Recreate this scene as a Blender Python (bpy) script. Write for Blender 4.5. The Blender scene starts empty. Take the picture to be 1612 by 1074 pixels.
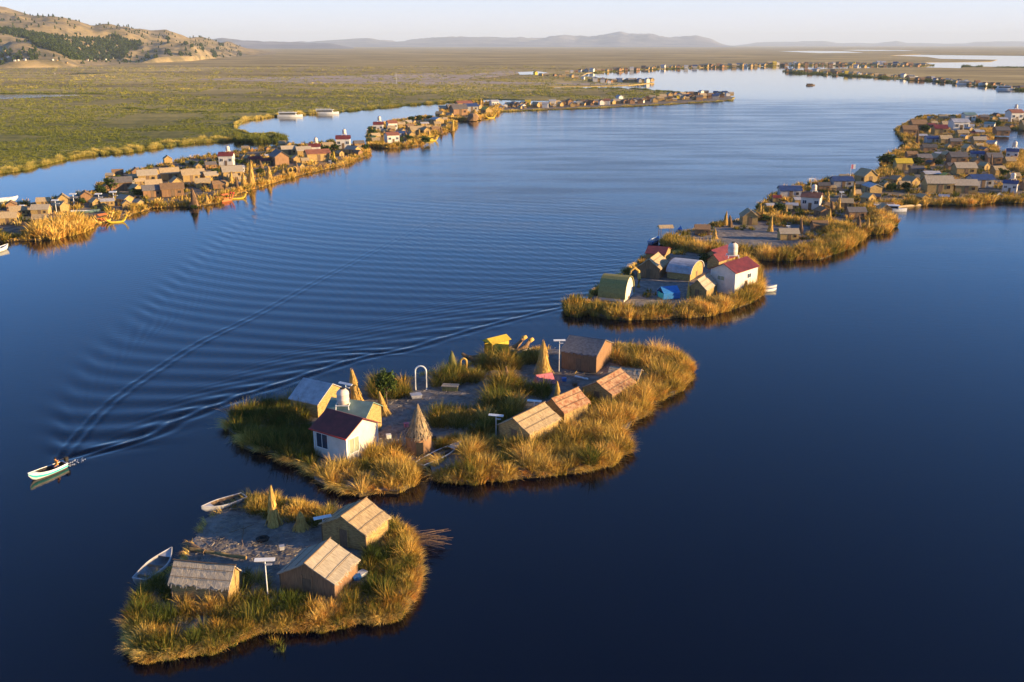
import bpy, bmesh, math, random
import numpy as np
from mathutils import Vector, Matrix, noise as mnoise
from mathutils.geometry import delaunay_2d_cdt
R = math.radians
random.seed(7); rng = np.random.default_rng(7)
sc = bpy.context.scene
COL = sc.collection

# ------------------------------------------------------------------ camera, sky, sun, exposure
CAMH = 40.0; FPX = 1500.0; PITCH = math.atan(467/FPX)
cd = bpy.data.cameras.new('camera'); cam = bpy.data.objects.new('camera', cd); COL.objects.link(cam)
cd.sensor_width = 36; cd.lens = 36*FPX/1612; cd.clip_start = .5; cd.clip_end = 90000
cam.location = (0, 0, CAMH); cam.rotation_euler = (math.pi/2-PITCH, 0, 0)
sc.camera = cam
SUN_EL, SUN_AZ = R(10), R(-10)          # azimuth measured from +X towards +Y; the camera looks along +Y
w = bpy.data.worlds.new("World"); sc.world = w; w.use_nodes = True
nt = w.node_tree; bg = nt.nodes['Background']
sky = nt.nodes.new('ShaderNodeTexSky'); sky.sky_type = 'NISHITA'; sky.sun_disc = False
sky.sun_elevation = SUN_EL; sky.sun_rotation = math.pi/2-SUN_AZ
sky.altitude = 3200; sky.air_density = 1.0; sky.dust_density = 1.2; sky.ozone_density = 5.0
# pale lilac band of air low over the horizon
wtc = nt.nodes.new('ShaderNodeTexCoord'); wsx = nt.nodes.new('ShaderNodeSeparateXYZ'); nt.links.new(wtc.outputs['Generated'], wsx.inputs[0])
wmr = nt.nodes.new('ShaderNodeMapRange'); wmr.interpolation_type = 'SMOOTHSTEP'; nt.links.new(wsx.outputs[2], wmr.inputs[0])
for i_, v_ in enumerate((0, .14, .88, 0)): wmr.inputs[i_+1].default_value = v_
wmx = nt.nodes.new('ShaderNodeMix'); wmx.data_type = 'RGBA'; nt.links.new(wmr.outputs[0], wmx.inputs[0]); whs = nt.nodes.new('ShaderNodeHueSaturation'); whs.inputs['Saturation'].default_value = 1.02; nt.links.new(sky.outputs[0], whs.inputs['Color']); nt.links.new(whs.outputs[0], wmx.inputs[6]); wmx.inputs[7].default_value = (3.1, 2.95, 3.2, 1)
nt.links.new(wmx.outputs[2], bg.inputs[0]); bg.inputs[1].default_value = .11
sd = bpy.data.lights.new('sun', 'SUN'); so = bpy.data.objects.new('sun', sd); COL.objects.link(so)
sd.energy = 5.0; sd.angle = R(.5); sd.color = (1, .70, .34)
sv = Vector((math.cos(SUN_AZ)*math.cos(SUN_EL), math.sin(SUN_AZ)*math.cos(SUN_EL), math.sin(SUN_EL)))
so.rotation_euler = sv.to_track_quat('Z', 'Y').to_euler(); so.location = sv*300
sc.view_settings.view_transform = 'Standard'; sc.view_settings.look = 'None'
sc.view_settings.exposure = 1.5; sc.view_settings.gamma = 1; sc.view_settings.use_curve_mapping = False
sc.render.engine = 'CYCLES'
cy = sc.cycles; cy.max_bounces = 5; cy.diffuse_bounces = 2; cy.glossy_bounces = 3; cy.transmission_bounces = 3
cy.volume_bounces = 0; cy.transparent_max_bounces = 6; cy.use_denoising = True

def P(px, py, z=0.0):
    u = (px-806)/FPX; v = (537-py)/FPX
    dy = math.cos(PITCH)+v*math.sin(PITCH); dz = -math.sin(PITCH)+v*math.cos(PITCH)
    t = (z-CAMH)/dz
    return Vector((u*t, dy*t, z))
def PX(p):
    x, y, z = p[0], p[1], p[2]-CAMH
    d = y*math.cos(PITCH)-z*math.sin(PITCH); v = y*math.sin(PITCH)+z*math.cos(PITCH)
    return 806+FPX*x/d, 537-FPX*v/d
def MPP(px, py):                                  # metres per photo pixel there
    p = P(px, py); d = p.y*math.cos(PITCH)+CAMH*math.sin(PITCH); return d/FPX
def Z(x0, y0, k): return lambda pts: [(x0+x*k, y0+y*k) for x, y in pts]
Z1 = Z(180, 740, .3474); Z2 = Z(330, 510, .2607); Z3 = Z(650, 510, .2854); Z4 = Z(880, 320, .335)

# ------------------------------------------------------------------ materials
def mat(name, c1, c2=None, rough=.9, scale=(3, 3, 3), detail=6, bump=0, bdist=.03, c3=None, metallic=0, vary=0, coords='Object', lo=.35, hi=.65, spec=.3):
    m = bpy.data.materials.new(name); m.use_nodes = True; t = m.node_tree; b = t.nodes['Principled BSDF']
    b.inputs['Roughness'].default_value = rough; b.inputs['Metallic'].default_value = metallic
    b.inputs['Specular IOR Level'].default_value = spec
    c2 = c2 or tuple(x*.8 for x in c1)
    tc = t.nodes.new('ShaderNodeTexCoord'); mp = t.nodes.new('ShaderNodeMapping'); mp.inputs['Scale'].default_value = scale
    t.links.new(tc.outputs[coords], mp.inputs[0])
    n = t.nodes.new('ShaderNodeTexNoise'); n.inputs['Scale'].default_value = 1; n.inputs['Detail'].default_value = detail; n.inputs['Roughness'].default_value = .65
    t.links.new(mp.outputs[0], n.inputs['Vector'])
    r = t.nodes.new('ShaderNodeValToRGB'); r.color_ramp.elements[0].position = lo; r.color_ramp.elements[1].position = hi
    r.color_ramp.elements[0].color = (*c2, 1); r.color_ramp.elements[1].color = (*c1, 1)
    if c3: e = r.color_ramp.elements.new((lo+hi)/2); e.color = (*c3, 1)
    t.links.new(n.outputs[0], r.inputs[0]); out = r.outputs[0]
    if vary:
        oi = t.nodes.new('ShaderNodeObjectInfo'); mr = t.nodes.new('ShaderNodeMapRange'); mr.inputs[3].default_value = 1-vary; mr.inputs[4].default_value = 1+vary
        t.links.new(oi.outputs['Random'], mr.inputs[0]); h = t.nodes.new('ShaderNodeHueSaturation')
        t.links.new(mr.outputs[0], h.inputs['Value']); t.links.new(out, h.inputs['Color']); out = h.outputs[0]
    t.links.new(out, b.inputs['Base Color'])
    if bump:
        bp = t.nodes.new('ShaderNodeBump'); bp.inputs['Strength'].default_value = bump; bp.inputs['Distance'].default_value = bdist
        t.links.new(n.outputs[0], bp.inputs['Height']); t.links.new(bp.outputs[0], b.inputs['Normal'])
    return m
M = {}
M['thatch'] = mat('thatch', (.56, .42, .24), (.22, .15, .08), scale=(26, 1.6, 1.6), bump=.8, bdist=.05, vary=.18)
M['pale_thatch'] = mat('pale_thatch', (.50, .42, .31), (.25, .20, .14), scale=(26, 1.6, 1.6), bump=.8, bdist=.05, vary=.12)
M['rusty_roof'] = mat('rusty_roof', (.48, .31, .17), (.24, .09, .045), scale=(2.2, 2.2, 2.2), bump=.5, bdist=.04)
M['brown_thatch'] = mat('brown_thatch', (.33, .20, .10), (.14, .08, .045), scale=(22, 1.6, 1.6), bump=.8, bdist=.05, vary=.15)
M['mat_wall'] = mat('mat_wall', (.52, .35, .13), (.20, .125, .05), scale=(2.5, 2.5, 14), bump=.7, bdist=.03, vary=.15)
M['brown_wall'] = mat('brown_wall', (.36, .20, .10), (.18, .10, .05), scale=(14, 14, 1.2), bump=.7, bdist=.03, vary=.15)
M['green_wall'] = mat('green_wall', (.30, .27, .09), (.19, .17, .06), scale=(8, 8, 2), bump=.4, vary=.1)
M['white_wall'] = mat('white_wall', (.68, .63, .56), (.48, .44, .37), scale=(.9, .9, .7), lo=.2, hi=.7, bump=.05, rough=.6)
M['grey_wall'] = mat('grey_wall', (.40, .38, .36), (.26, .25, .25), scale=(2, 2, 2), vary=.2)
M['red_roof'] = mat('red_roof', (.22, .042, .036), (.12, .028, .024), scale=(1.2, 1.2, 1.2), rough=.45, bump=.1)
M['orange_roof'] = mat('orange_roof', (.34, .13, .07), (.2, .08, .05), scale=(1, 1, 1), rough=.6)
M['green_roof'] = mat('green_roof', (.20, .30, .26), (.13, .2, .17), scale=(1, 1, 1), rough=.5)
M['tin_roof'] = mat('tin_roof', (.46, .46, .48), (.30, .29, .30), scale=(1.3, 1.3, 1.3), rough=.4)
M['blue_roof'] = mat('blue_roof', (.035, .07, .20), (.03, .05, .11), scale=(1, 1, 1), rough=.5)
M['dark_roof'] = mat('dark_roof', (.17, .15, .14), (.09, .08, .075), scale=(3, 3, 3), rough=.7, vary=.3)
M['yellow'] = mat('yellow', (.66, .47, .04), (.48, .33, .03), scale=(2, 2, 2), rough=.6)
M['reed_gold'] = mat('reed_gold', (.72, .47, .13), (.40, .22, .05), scale=(9, 9, 1.5), bump=.8, bdist=.05, vary=.1)
M['reed_orange'] = mat('reed_orange', (.60, .20, .06), (.35, .08, .03), scale=(6, 6, 2), bump=.5)
M['red_paint'] = mat('red_paint', (.55, .05, .03), (.4, .03, .02), rough=.5)
M['white_paint'] = mat('white_paint', (.78, .78, .76), (.62, .62, .6), scale=(1.5, 1.5, 1.5), rough=.45)
M['aqua_paint'] = mat('aqua_paint', (.05, .45, .46), (.04, .36, .4), rough=.5)
M['blue_paint'] = mat('blue_paint', (.04, .22, .55), (.03, .15, .4), rough=.45)
M['pink_cloth'] = mat('pink_cloth', (.60, .18, .22), (.45, .12, .16), rough=.8)
M['tank'] = mat('tank', (.74, .62, .52), (.6, .5, .42), scale=(1, 1, 3), rough=.5)
M['glass'] = mat('glass', (.03, .05, .08), (.02, .035, .06), rough=.12, spec=.5)
M['curtain'] = mat('curtain', (.34, .36, .24), (.26, .28, .2), scale=(8, 8, 1), rough=.3)
M['wood'] = mat('wood', (.22, .14, .08), (.12, .08, .05), scale=(8, 8, 2), vary=.2)
M['dark'] = mat('dark', (.03, .025, .02), (.02, .02, .02))
M['skin'] = mat('skin', (.35, .18, .10), (.3, .15, .08), rough=.6)
M['jacket'] = mat('jacket', (.75, .30, .07), (.6, .22, .05), rough=.8)
M['navy_cloth'] = mat('navy_cloth', (.03, .04, .10), (.02, .03, .07))
M['hair'] = mat('hair', (.015, .012, .01), (.01, .01, .01))
M['bark'] = mat('bark', (.16, .11, .07), (.08, .06, .04), scale=(6, 6, 1), bump=.5)
M['panel'] = mat('panel', (.03, .05, .12), (.02, .03, .09), rough=.25, spec=.5)
M['ground_mat'] = mat('ground_mat', (.30, .265, .23), (.11, .09, .075), c3=(.21, .18, .155), scale=(1.1, 1.1, 1.1), detail=12, bump=1, bdist=.14, lo=.3, hi=.7)
M['dimmed_straw'] = mat('dimmed_straw', (.12, .08, .03), (.05, .035, .015), scale=(3, 3, 3))
M['ground_worn'] = mat('ground_worn', (.30, .23, .16), (.07, .055, .04), c3=(.18, .14, .10), scale=(.5, .5, .5), detail=12, bump=1, bdist=.2, lo=.35, hi=.65)
M['rock'] = mat('rock', (.34, .30, .27), (.18, .16, .15), bump=.6)

def blade_mat(name, ramp, trans=.14):
    m = bpy.data.materials.new(name); m.use_nodes = True; t = m.node_tree; t.nodes.clear()
    at = t.nodes.new('ShaderNodeAttribute'); at.attribute_name = 'tone'
    r = t.nodes.new('ShaderNodeValToRGB'); cr = r.color_ramp
    for i, (p, c) in enumerate(ramp):
        e = cr.elements[i] if i < 2 else cr.elements.new(p)
        e.position = p; e.color = (*c, 1)
    t.links.new(at.outputs['Fac'], r.inputs[0])
    if name == 'reeds':
        g_ = t.nodes.new('ShaderNodeNewGeometry'); n_ = t.nodes.new('ShaderNodeTexNoise'); n_.inputs['Scale'].default_value = .55; n_.inputs['Detail'].default_value = 5; n_.inputs['Roughness'].default_value = .7; t.links.new(g_.outputs['Position'], n_.inputs['Vector'])
        q_ = t.nodes.new('ShaderNodeMapRange'); t.links.new(n_.outputs[0], q_.inputs[0])
        for i_, v_ in enumerate((.46, .66, 0, .62)): q_.inputs[i_+1].default_value = v_
        b_ = t.nodes.new('ShaderNodeMix'); b_.data_type = 'RGBA'; b_.blend_type = 'MULTIPLY'; t.links.new(q_.outputs[0], b_.inputs[0]); t.links.new(r.outputs[0], b_.inputs[6]); b_.inputs[7].default_value = (.95, .48, .30, 1); r = b_
    ro = r.outputs[2] if name == 'reeds' else r.outputs[0]
    d = t.nodes.new('ShaderNodeBsdfDiffuse'); tr = t.nodes.new('ShaderNodeBsdfTranslucent'); mx = t.nodes.new('ShaderNodeMixShader'); mx.inputs[0].default_value = trans
    o = t.nodes.new('ShaderNodeOutputMaterial')
    t.links.new(ro, d.inputs[0]); t.links.new(ro, tr.inputs[0])
    t.links.new(d.outputs[0], mx.inputs[1]); t.links.new(tr.outputs[0], mx.inputs[2]); t.links.new(mx.outputs[0], o.inputs[0])
    return m
M['reeds'] = blade_mat('reeds', [(0, (.04, .07, .014)), (1, (.90, .62, .17)), (.35, (.13, .145, .028)), (.55, (.34, .25, .05)), (.78, (.64, .42, .09))])
M['straw'] = blade_mat('straw', [(0, (.12, .10, .08)), (1, (.44, .37, .28)), (.5, (.28, .24, .19))], 0)
M['marsh_reeds'] = blade_mat('marsh_reeds', [(0, (.075, .10, .02)), (1, (.66, .50, .14)), (.5, (.20, .20, .04)), (.8, (.40, .32, .08))])
M['leaves'] = blade_mat('leaves', [(0, (.03, .05, .015)), (1, (.13, .16, .04)), (.5, (.06, .09, .02))])

# ------------------------------------------------------------------ mesh helpers
def link(o, parent=None):
    COL.objects.link(o)
    if parent: o.parent = parent
    return o
def tag(o, label=None, cat=None, group=None, kind=None):
    if label: o['label'] = label
    if cat: o['category'] = cat
    if group: o['group'] = group
    if kind: o['kind'] = kind
    return o
def thing(name, label, cat, loc=(0, 0, 0), rz=0, group=None, s=1):
    o = bpy.data.objects.new(name, None); o.empty_display_size = .2; link(o)
    o.location = loc; o.rotation_euler = (0, 0, rz); o.scale = (s, s, s)
    return tag(o, label, cat, group)
class MB:
    def __init__(s): s.v = []; s.f = []
    def add(s, vs, fs):
        n = len(s.v); s.v += [tuple(v) for v in vs]; s.f += [tuple(i+n for i in f) for f in fs]; return s
    def box(s, x0, y0, z0, x1, y1, z1, rz=0, piv=(0, 0)):
        vs = [(x, y, z) for z in (z0, z1) for y in (y0, y1) for x in (x0, x1)]
        if rz:
            c, n = math.cos(rz), math.sin(rz)
            vs = [(piv[0]+(x-piv[0])*c-(y-piv[1])*n, piv[1]+(x-piv[0])*n+(y-piv[1])*c, z) for x, y, z in vs]
        return s.add(vs, [(0, 2, 3, 1), (4, 5, 7, 6), (0, 1, 5, 4), (2, 6, 7, 3), (0, 4, 6, 2), (1, 3, 7, 5)])
    def prism(s, prof, x0, x1):                     # profile in (y, z), extruded along x
        n = len(prof); vs = [(x0, y, z) for y, z in prof]+[(x1, y, z) for y, z in prof]
        return s.add(vs, [tuple(range(n)), tuple(range(2*n-1, n-1, -1))]+[(i, i+n, (i+1) % n+n, (i+1) % n) for i in range(n)])
    def tube(s, pts, rad, n=7):
        rings = []
        for i, p in enumerate(pts):
            p = Vector(p); a = Vector(pts[max(0, i-1)]); b = Vector(pts[min(len(pts)-1, i+1)]); d = (b-a).normalized()
            u = d.cross(Vector((0, 0, 1))); u = u.normalized() if u.length > .01 else Vector((1, 0, 0)); v = d.cross(u)
            r = rad[i] if isinstance(rad, (list, tuple)) else rad
            rings.append([p+(u*math.cos(2*math.pi*k/n)+v*math.sin(2*math.pi*k/n))*r for k in range(n)])
        vs = [q for ring in rings for q in ring]; fs = []
        for i in range(len(rings)-1):
            for k in range(n): fs.append((i*n+k, i*n+(k+1) % n, (i+1)*n+(k+1) % n, (i+1)*n+k))
        fs += [tuple(range(n)), tuple(len(vs)-1-k for k in range(n))]
        return s.add(vs, fs)
    def lathe(s, prof, n=14, jit=0, c=(0, 0)):
        vs = []; fs = []
        for i, (r, z) in enumerate(prof):
            for k in range(n):
                q = 1+random.uniform(-jit, jit); a = 2*math.pi*k/n
                vs.append((c[0]+r*q*math.cos(a), c[1]+r*q*math.sin(a), z))
        for i in range(len(prof)-1):
            for k in range(n): fs.append((i*n+k, i*n+(k+1) % n, (i+1)*n+(k+1) % n, (i+1)*n+k))
        fs += [tuple(range(n-1, -1, -1)), tuple(range((len(prof)-1)*n, len(prof)*n))]
        return s.add(vs, fs)
    def mesh(s, name, m, smooth=False):
        me = bpy.data.meshes.new(name); me.from_pydata(s.v, [], s.f); me.materials.append(m)
        bm = bmesh.new(); bm.from_mesh(me); bmesh.ops.recalc_face_normals(bm, faces=bm.faces); bm.to_mesh(me); bm.free()
        if smooth: me.shade_smooth()
        return me
    def build(s, name, m, parent=None, smooth=False):
        return link(bpy.data.objects.new(name, s.mesh(name, M[m] if isinstance(m, str) else m, smooth)), parent)
def fast(name, V, Q, m, tone=None, smooth=False, parent=None):   # V (n,3), Q (k,4)
    me = bpy.data.meshes.new(name); V = np.asarray(V, np.float32); Q = np.asarray(Q, np.int32)
    me.vertices.add(len(V)); me.vertices.foreach_set('co', V.ravel())
    me.loops.add(Q.size); me.loops.foreach_set('vertex_index', Q.ravel())
    me.polygons.add(len(Q)); me.polygons.foreach_set('loop_start', np.arange(0, Q.size, Q.shape[1], dtype=np.int32))
    me.update(calc_edges=True)
    if smooth: me.polygons.foreach_set('use_smooth', np.ones(len(Q), bool))
    if tone is not None:
        a = me.attributes.new('tone', 'FLOAT', 'POINT'); a.data.foreach_set('value', np.asarray(tone, np.float32))
    me.materials.append(m); return link(bpy.data.objects.new(name, me), parent)
def copy_tree(o, parent=None):
    c = o.copy(); COL.objects.link(c)
    if parent: c.parent = parent; c.matrix_parent_inverse = o.matrix_parent_inverse
    for ch in list(o.children): copy_tree(ch, c)
    return c

# ------------------------------------------------------------------ polygons
def inside(poly, X, Y):
    r = np.zeros(len(X), bool); n = len(poly)
    for i in range(n):
        x1, y1 = poly[i]; x2, y2 = poly[(i+1) % n]
        if y1 == y2: continue
        c = ((y1 > Y) != (y2 > Y)) & (X < (x2-x1)*(Y-y1)/(y2-y1)+x1); r ^= c
    return r
def roughen(poly, amp, step):
    out = []; n = len(poly)
    for i in range(n):
        a = Vector(poly[i]); b = Vector(poly[(i+1) % n]); k = max(1, int((b-a).length/step)); nn = Vector((-(b-a).y, (b-a).x)).normalized()
        for j in range(k):
            p = a.lerp(b, j/k); q = mnoise.noise(Vector((p.x/(step*2.2), p.y/(step*2.2), 3.1)))
            out.append(tuple(p+nn*q*amp*(1 if 0 < j else .5)))
    return out
def slab(name, polys, m, z=.35, z0=-.4, interior=0, zn=.06, label=None):
    V = []; F = []
    for poly in polys:
        pts = [Vector(p) for p in poly]; n = len(pts)
        if interior:
            xs = [p[0] for p in poly]; ys = [p[1] for p in poly]; gx = np.arange(min(xs), max(xs), interior); gy = np.arange(min(ys), max(ys), interior)
            X, Y = np.meshgrid(gx, gy); X = X.ravel()+rng.uniform(-.3, .3, X.size)*interior; Y = Y.ravel()+rng.uniform(-.3, .3, Y.size)*interior
            k = inside(poly, X, Y); pts += [Vector((x, y)) for x, y in zip(X[k], Y[k])]
        vs, es, fs, *_ = delaunay_2d_cdt(pts, [], [list(range(n))], 1, 1e-4)
        b = len(V); V += [(v.x, v.y, z+(mnoise.noise(Vector((v.x*.35, v.y*.35, 0)))*zn*2 if interior else 0)) for v in vs]
        F += [tuple(i+b for i in f) for f in fs]
        b2 = len(V); zz = [V[b+i][2] for i in range(n)]
        V += [(p[0], p[1], q) for p, q in zip(poly, zz)]+[(p[0], p[1], z0) for p in poly]
        for i in range(n): j = (i+1) % n; F.append((b2+i, b2+j, b2+n+j, b2+n+i))
    me = bpy.data.meshes.new(name); me.from_pydata(V, [], F); me.materials.append(M[m])
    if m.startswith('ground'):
        me.materials.append(M['dimmed_straw'])  # side faces coloured darker to subdue their sunlit edges
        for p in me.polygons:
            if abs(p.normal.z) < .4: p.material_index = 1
    bm = bmesh.new(); bm.from_mesh(me); bmesh.ops.recalc_face_normals(bm, faces=bm.faces); bm.to_mesh(me); bm.free()
    return tag(link(bpy.data.objects.new(name, me)), kind='structure', label=label)
G = lambda px: [tuple(P(x, y).xy) for x, y in px]

# ------------------------------------------------------------------ reeds
BW = 1.0
def blades(B, ang, lean, h, wd, tone, curl=None, segs=3):
    N = len(B); T = [0, .4, .75, 1.0] if segs == 3 else [0, .6, 1.0]; W = [.8, 1, .7, .12] if segs == 3 else [.8, 1, .15]
    wa = ang+np.pi/2+rng.uniform(-1.2, 1.2, N); V = np.zeros((N, len(T)*2, 3), np.float32)
    for i, (t, ww) in enumerate(zip(T, W)):
        off = lean*h*t**1.7; z = h*(t-lean*.45*t**2.2)
        cx = B[:, 0]+np.cos(ang)*off; cyy = B[:, 1]+np.sin(ang)*off; cz = B[:, 2]+z
        for j, s in enumerate((-.5, .5)):
            V[:, 2*i+j, 0] = cx+np.cos(wa)*wd*ww*s; V[:, 2*i+j, 1] = cyy+np.sin(wa)*wd*ww*s; V[:, 2*i+j, 2] = cz
    nv = len(T)*2; base = (np.arange(N)*nv)[:, None]; Q = []
    for i in range(len(T)-1): Q.append(base+np.array([[2*i, 2*i+1, 2*i+3, 2*i+2]]))
    Q = np.concatenate(Q, 0)
    tt = np.repeat(tone[:, None], nv, 1)+np.array([t*.18-.06 for t in T for _ in (0, 1)])[None, :]
    return V.reshape(-1, 3), Q, np.clip(tt, 0, 1).ravel()
def tufts(C, ht, rad, nb, wd, tone, segs=3, spread=.55, jit=.12):
    """C (n,2) tuft centres; ht, rad, tone per tuft; nb blades each"""
    n = len(C); k = np.repeat(np.arange(n), nb); N = len(k)
    a = rng.uniform(0, 2*np.pi, N); r = np.sqrt(rng.uniform(0, 1, N))
    B = np.zeros((N, 3)); B[:, 0] = C[k, 0]+np.cos(a)*r*rad[k]; B[:, 1] = C[k, 1]+np.sin(a)*r*rad[k]; B[:, 2] = .05
    h = ht[k]*rng.uniform(.6, 1.12, N)*(1-.2*r); lean = r*spread*rng.uniform(.5, 1.5, N)+.06
    wind = .15; ax = np.cos(a)*r*spread+wind*.5; ay = np.sin(a)*r*spread
    ang = np.arctan2(ay, ax)+rng.normal(0, .3, N)
    return blades(B, ang, lean, h, np.broadcast_to(wd, (N,)) if np.ndim(wd) == 0 else wd[k], np.clip(tone[k]+rng.normal(0, jit, N), 0, 1), segs=segs)
def join(parts):
    V = []; Q = []; T = []; b = 0
    for v, q, t in parts: V.append(v); Q.append(q+b); T.append(t); b += len(v)
    return np.concatenate(V), np.concatenate(Q), np.concatenate(T)
def scatter(poly, dens):
    xs = [p[0] for p in poly]; ys = [p[1] for p in poly]; A = (max(xs)-min(xs))*(max(ys)-min(ys)); n = int(A*dens)
    X = rng.uniform(min(xs), max(xs), n); Y = rng.uniform(min(ys), max(ys), n); k = inside(poly, X, Y); return np.stack([X[k], Y[k]], 1)
def n2(C, s, o=0): return np.array([mnoise.noise(Vector((x/s, y/s, o))) for x, y in C])
FOOT = []                                            # footprints that reeds keep clear of
def clear(C, r=.0):
    k = np.ones(len(C), bool)
    for (cx, cy_, a, hx, hy) in FOOT:
        dx = C[:, 0]-cx; dy = C[:, 1]-cy_; u = dx*math.cos(a)+dy*math.sin(a); v = -dx*math.sin(a)+dy*math.cos(a)
        k &= ~((abs(u) < hx+r) & (abs(v) < hy+r))
    return C[k]
CLIP = [None]
def shrink(poly, k):
    cx = sum(p[0] for p in poly)/len(poly); cy_ = sum(p[1] for p in poly)/len(poly); return [(cx+(x-cx)*k, cy_+(y-cy_)*k) for x, y in poly]
def zone(px, dens, h, nb, wd, tone=.5, tv=.25, rad=.4, spread=.55, tns=3., gaps=.0, world=False):
    poly = px if world else G(px); C = clear(scatter(poly, dens), .25)
    if CLIP[0] is not None and len(C): C = C[inside(CLIP[0], C[:, 0], C[:, 1])]
    if not len(C): return []
    if gaps: C = C[n2(C, 2.6, 9) > -gaps]
    m = n2(C, tns, 5); m2 = n2(C, 1.3, 2); hh = h*(1+.6*n2(C, 3.2, 1)+.45*m2)*rng.uniform(.6, 1.25, len(C))
    tn = np.clip(tone+tv*1.6*m+rng.normal(0, .12, len(C)), 0, 1)
    return [tufts(C, hh, np.full(len(C), rad)*rng.uniform(.7, 1.3, len(C)), nb, wd, tn, spread=spread)]
def fringe(poly, i0, i1, per_m, h, wd, tone=.85, band=.45, lean=(.6, 1.3), inset=.1, gap=-.05):
    """short straw hanging outwards over the water along the outline, from fraction i0 to i1"""
    pts = [Vector(p) for p in poly]; n = len(pts); L = [0]
    for i in range(n): L.append(L[-1]+(pts[(i+1) % n]-pts[i]).length)
    area = sum(pts[i].x*pts[(i+1) % n].y-pts[(i+1) % n].x*pts[i].y for i in range(n)); sg = 1 if area > 0 else -1
    tot = L[-1]*(i1-i0); N = int(tot*per_m); s = rng.uniform(i0*L[-1], i1*L[-1], N); idx = np.searchsorted(L, s)-1; idx = np.clip(idx, 0, n-1)
    A = np.array([list(pts[i]) for i in idx]); Bq = np.array([list(pts[(i+1) % n]) for i in idx]); t = (s-np.array(L)[idx])/np.maximum(np.linalg.norm(Bq-A, axis=1), 1e-6)
    d = Bq-A; d /= np.maximum(np.linalg.norm(d, axis=1), 1e-6)[:, None]; nrm = np.stack([d[:, 1], -d[:, 0]], 1)*sg
    off = rng.uniform(-band, inset, N); C = A+(Bq-A)*t[:, None]+nrm*off[:, None]
    km = (n2(C, 2.2, 8)+.5*n2(C, .6, 3)) > gap; C = C[km]; nrm = nrm[km]; N = len(C)
    B = np.column_stack([C, np.full(N, .2)+rng.uniform(-.15, .2, N)]); ang = np.arctan2(nrm[:, 1], nrm[:, 0])+rng.normal(0, .5, N)
    cl = n2(C, .7, 4)
    return [blades(B, ang, rng.uniform(*lean, N), h*(1+.6*cl)*rng.uniform(.6, 1.2, N), np.full(N, wd), np.clip(tone+rng.normal(0, .1, N)+.2*cl, 0, 1))]
def band(poly, per_m, h, wd, nb, tone, width, i0=0, i1=1, tv=.3, skip=.2, spread=.55):
    """reed tufts just inside an outline, with gaps"""
    pts = [Vector(p) for p in poly]; n = len(pts); L = [0]
    for i in range(n): L.append(L[-1]+(pts[(i+1) % n]-pts[i]).length)
    area = sum(pts[i].x*pts[(i+1) % n].y-pts[(i+1) % n].x*pts[i].y for i in range(n)); sg = 1 if area > 0 else -1
    N = int((i1-i0)*L[-1]*per_m); s = rng.uniform(i0*L[-1], i1*L[-1], N); idx = np.clip(np.searchsorted(L, s)-1, 0, n-1); A = np.array([list(pts[i]) for i in idx]); Bq = np.array([list(pts[(i+1) % n]) for i in idx])
    t = (s-np.array(L)[idx])/np.maximum(np.linalg.norm(Bq-A, axis=1), 1e-6); d = Bq-A; d /= np.maximum(np.linalg.norm(d, axis=1), 1e-6)[:, None]; nrm = np.stack([d[:, 1], -d[:, 0]], 1)*sg
    C = A+(Bq-A)*t[:, None]-nrm*(rng.uniform(0, 1, N)**1.3*width)[:, None]; C = clear(C, .2); m = n2(C, 4.5, 11); C = C[m > skip-.5]; m = n2(C, 5, 3)
    return [tufts(C, h*(1+.4*n2(C, 3, 1))*rng.uniform(.7, 1.2, len(C)), np.full(len(C), .5), nb, wd, np.clip(tone+tv*m*1.5+rng.normal(0, .1, len(C)), 0, 1), spread=spread, segs=2)]
def reeds_object(label, parts, name='reeds'):
    V, Q, T = join(parts); o = fast(name, V, Q, M['reeds'] if name != 'marsh_reeds' else M['marsh_reeds'], T); return tag(o, label, 'reeds', kind='stuff')
def litter(label, poly, n, L=(.3, .9), wd=.03, z=.42, tone=.6):
    C = clear(scatter(poly, 4)); C = C[rng.permutation(len(C))[:n]] if len(C) > n else C
    if len(C) < n: C = C[rng.integers(0, len(C), n)]+rng.normal(0, .2, (n, 2))
    a = rng.uniform(0, np.pi, n); l = rng.uniform(*L, n); d = np.stack([np.cos(a), np.sin(a)], 1); p = np.stack([-d[:, 1], d[:, 0]], 1)*wd
    V = np.zeros((n, 4, 3)); zz = z+rng.uniform(0, .1, n)
    for i, (s, q) in enumerate(((-.5, -.5), (.5, -.5), (.5, .5), (-.5, .5))):
        V[:, i, :2] = C+d*(l*s)[:, None]+p*q; V[:, i, 2] = zz+rng.uniform(-.02, .04, n)
    Q = np.arange(n*4).reshape(n, 4)
    t = np.repeat(np.clip(tone+rng.normal(0, .2, n), 0, 1), 4); return tag(fast('straw_litter', V.reshape(-1, 3), Q, M['straw'], t), label, 'straw', kind='stuff')

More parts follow.
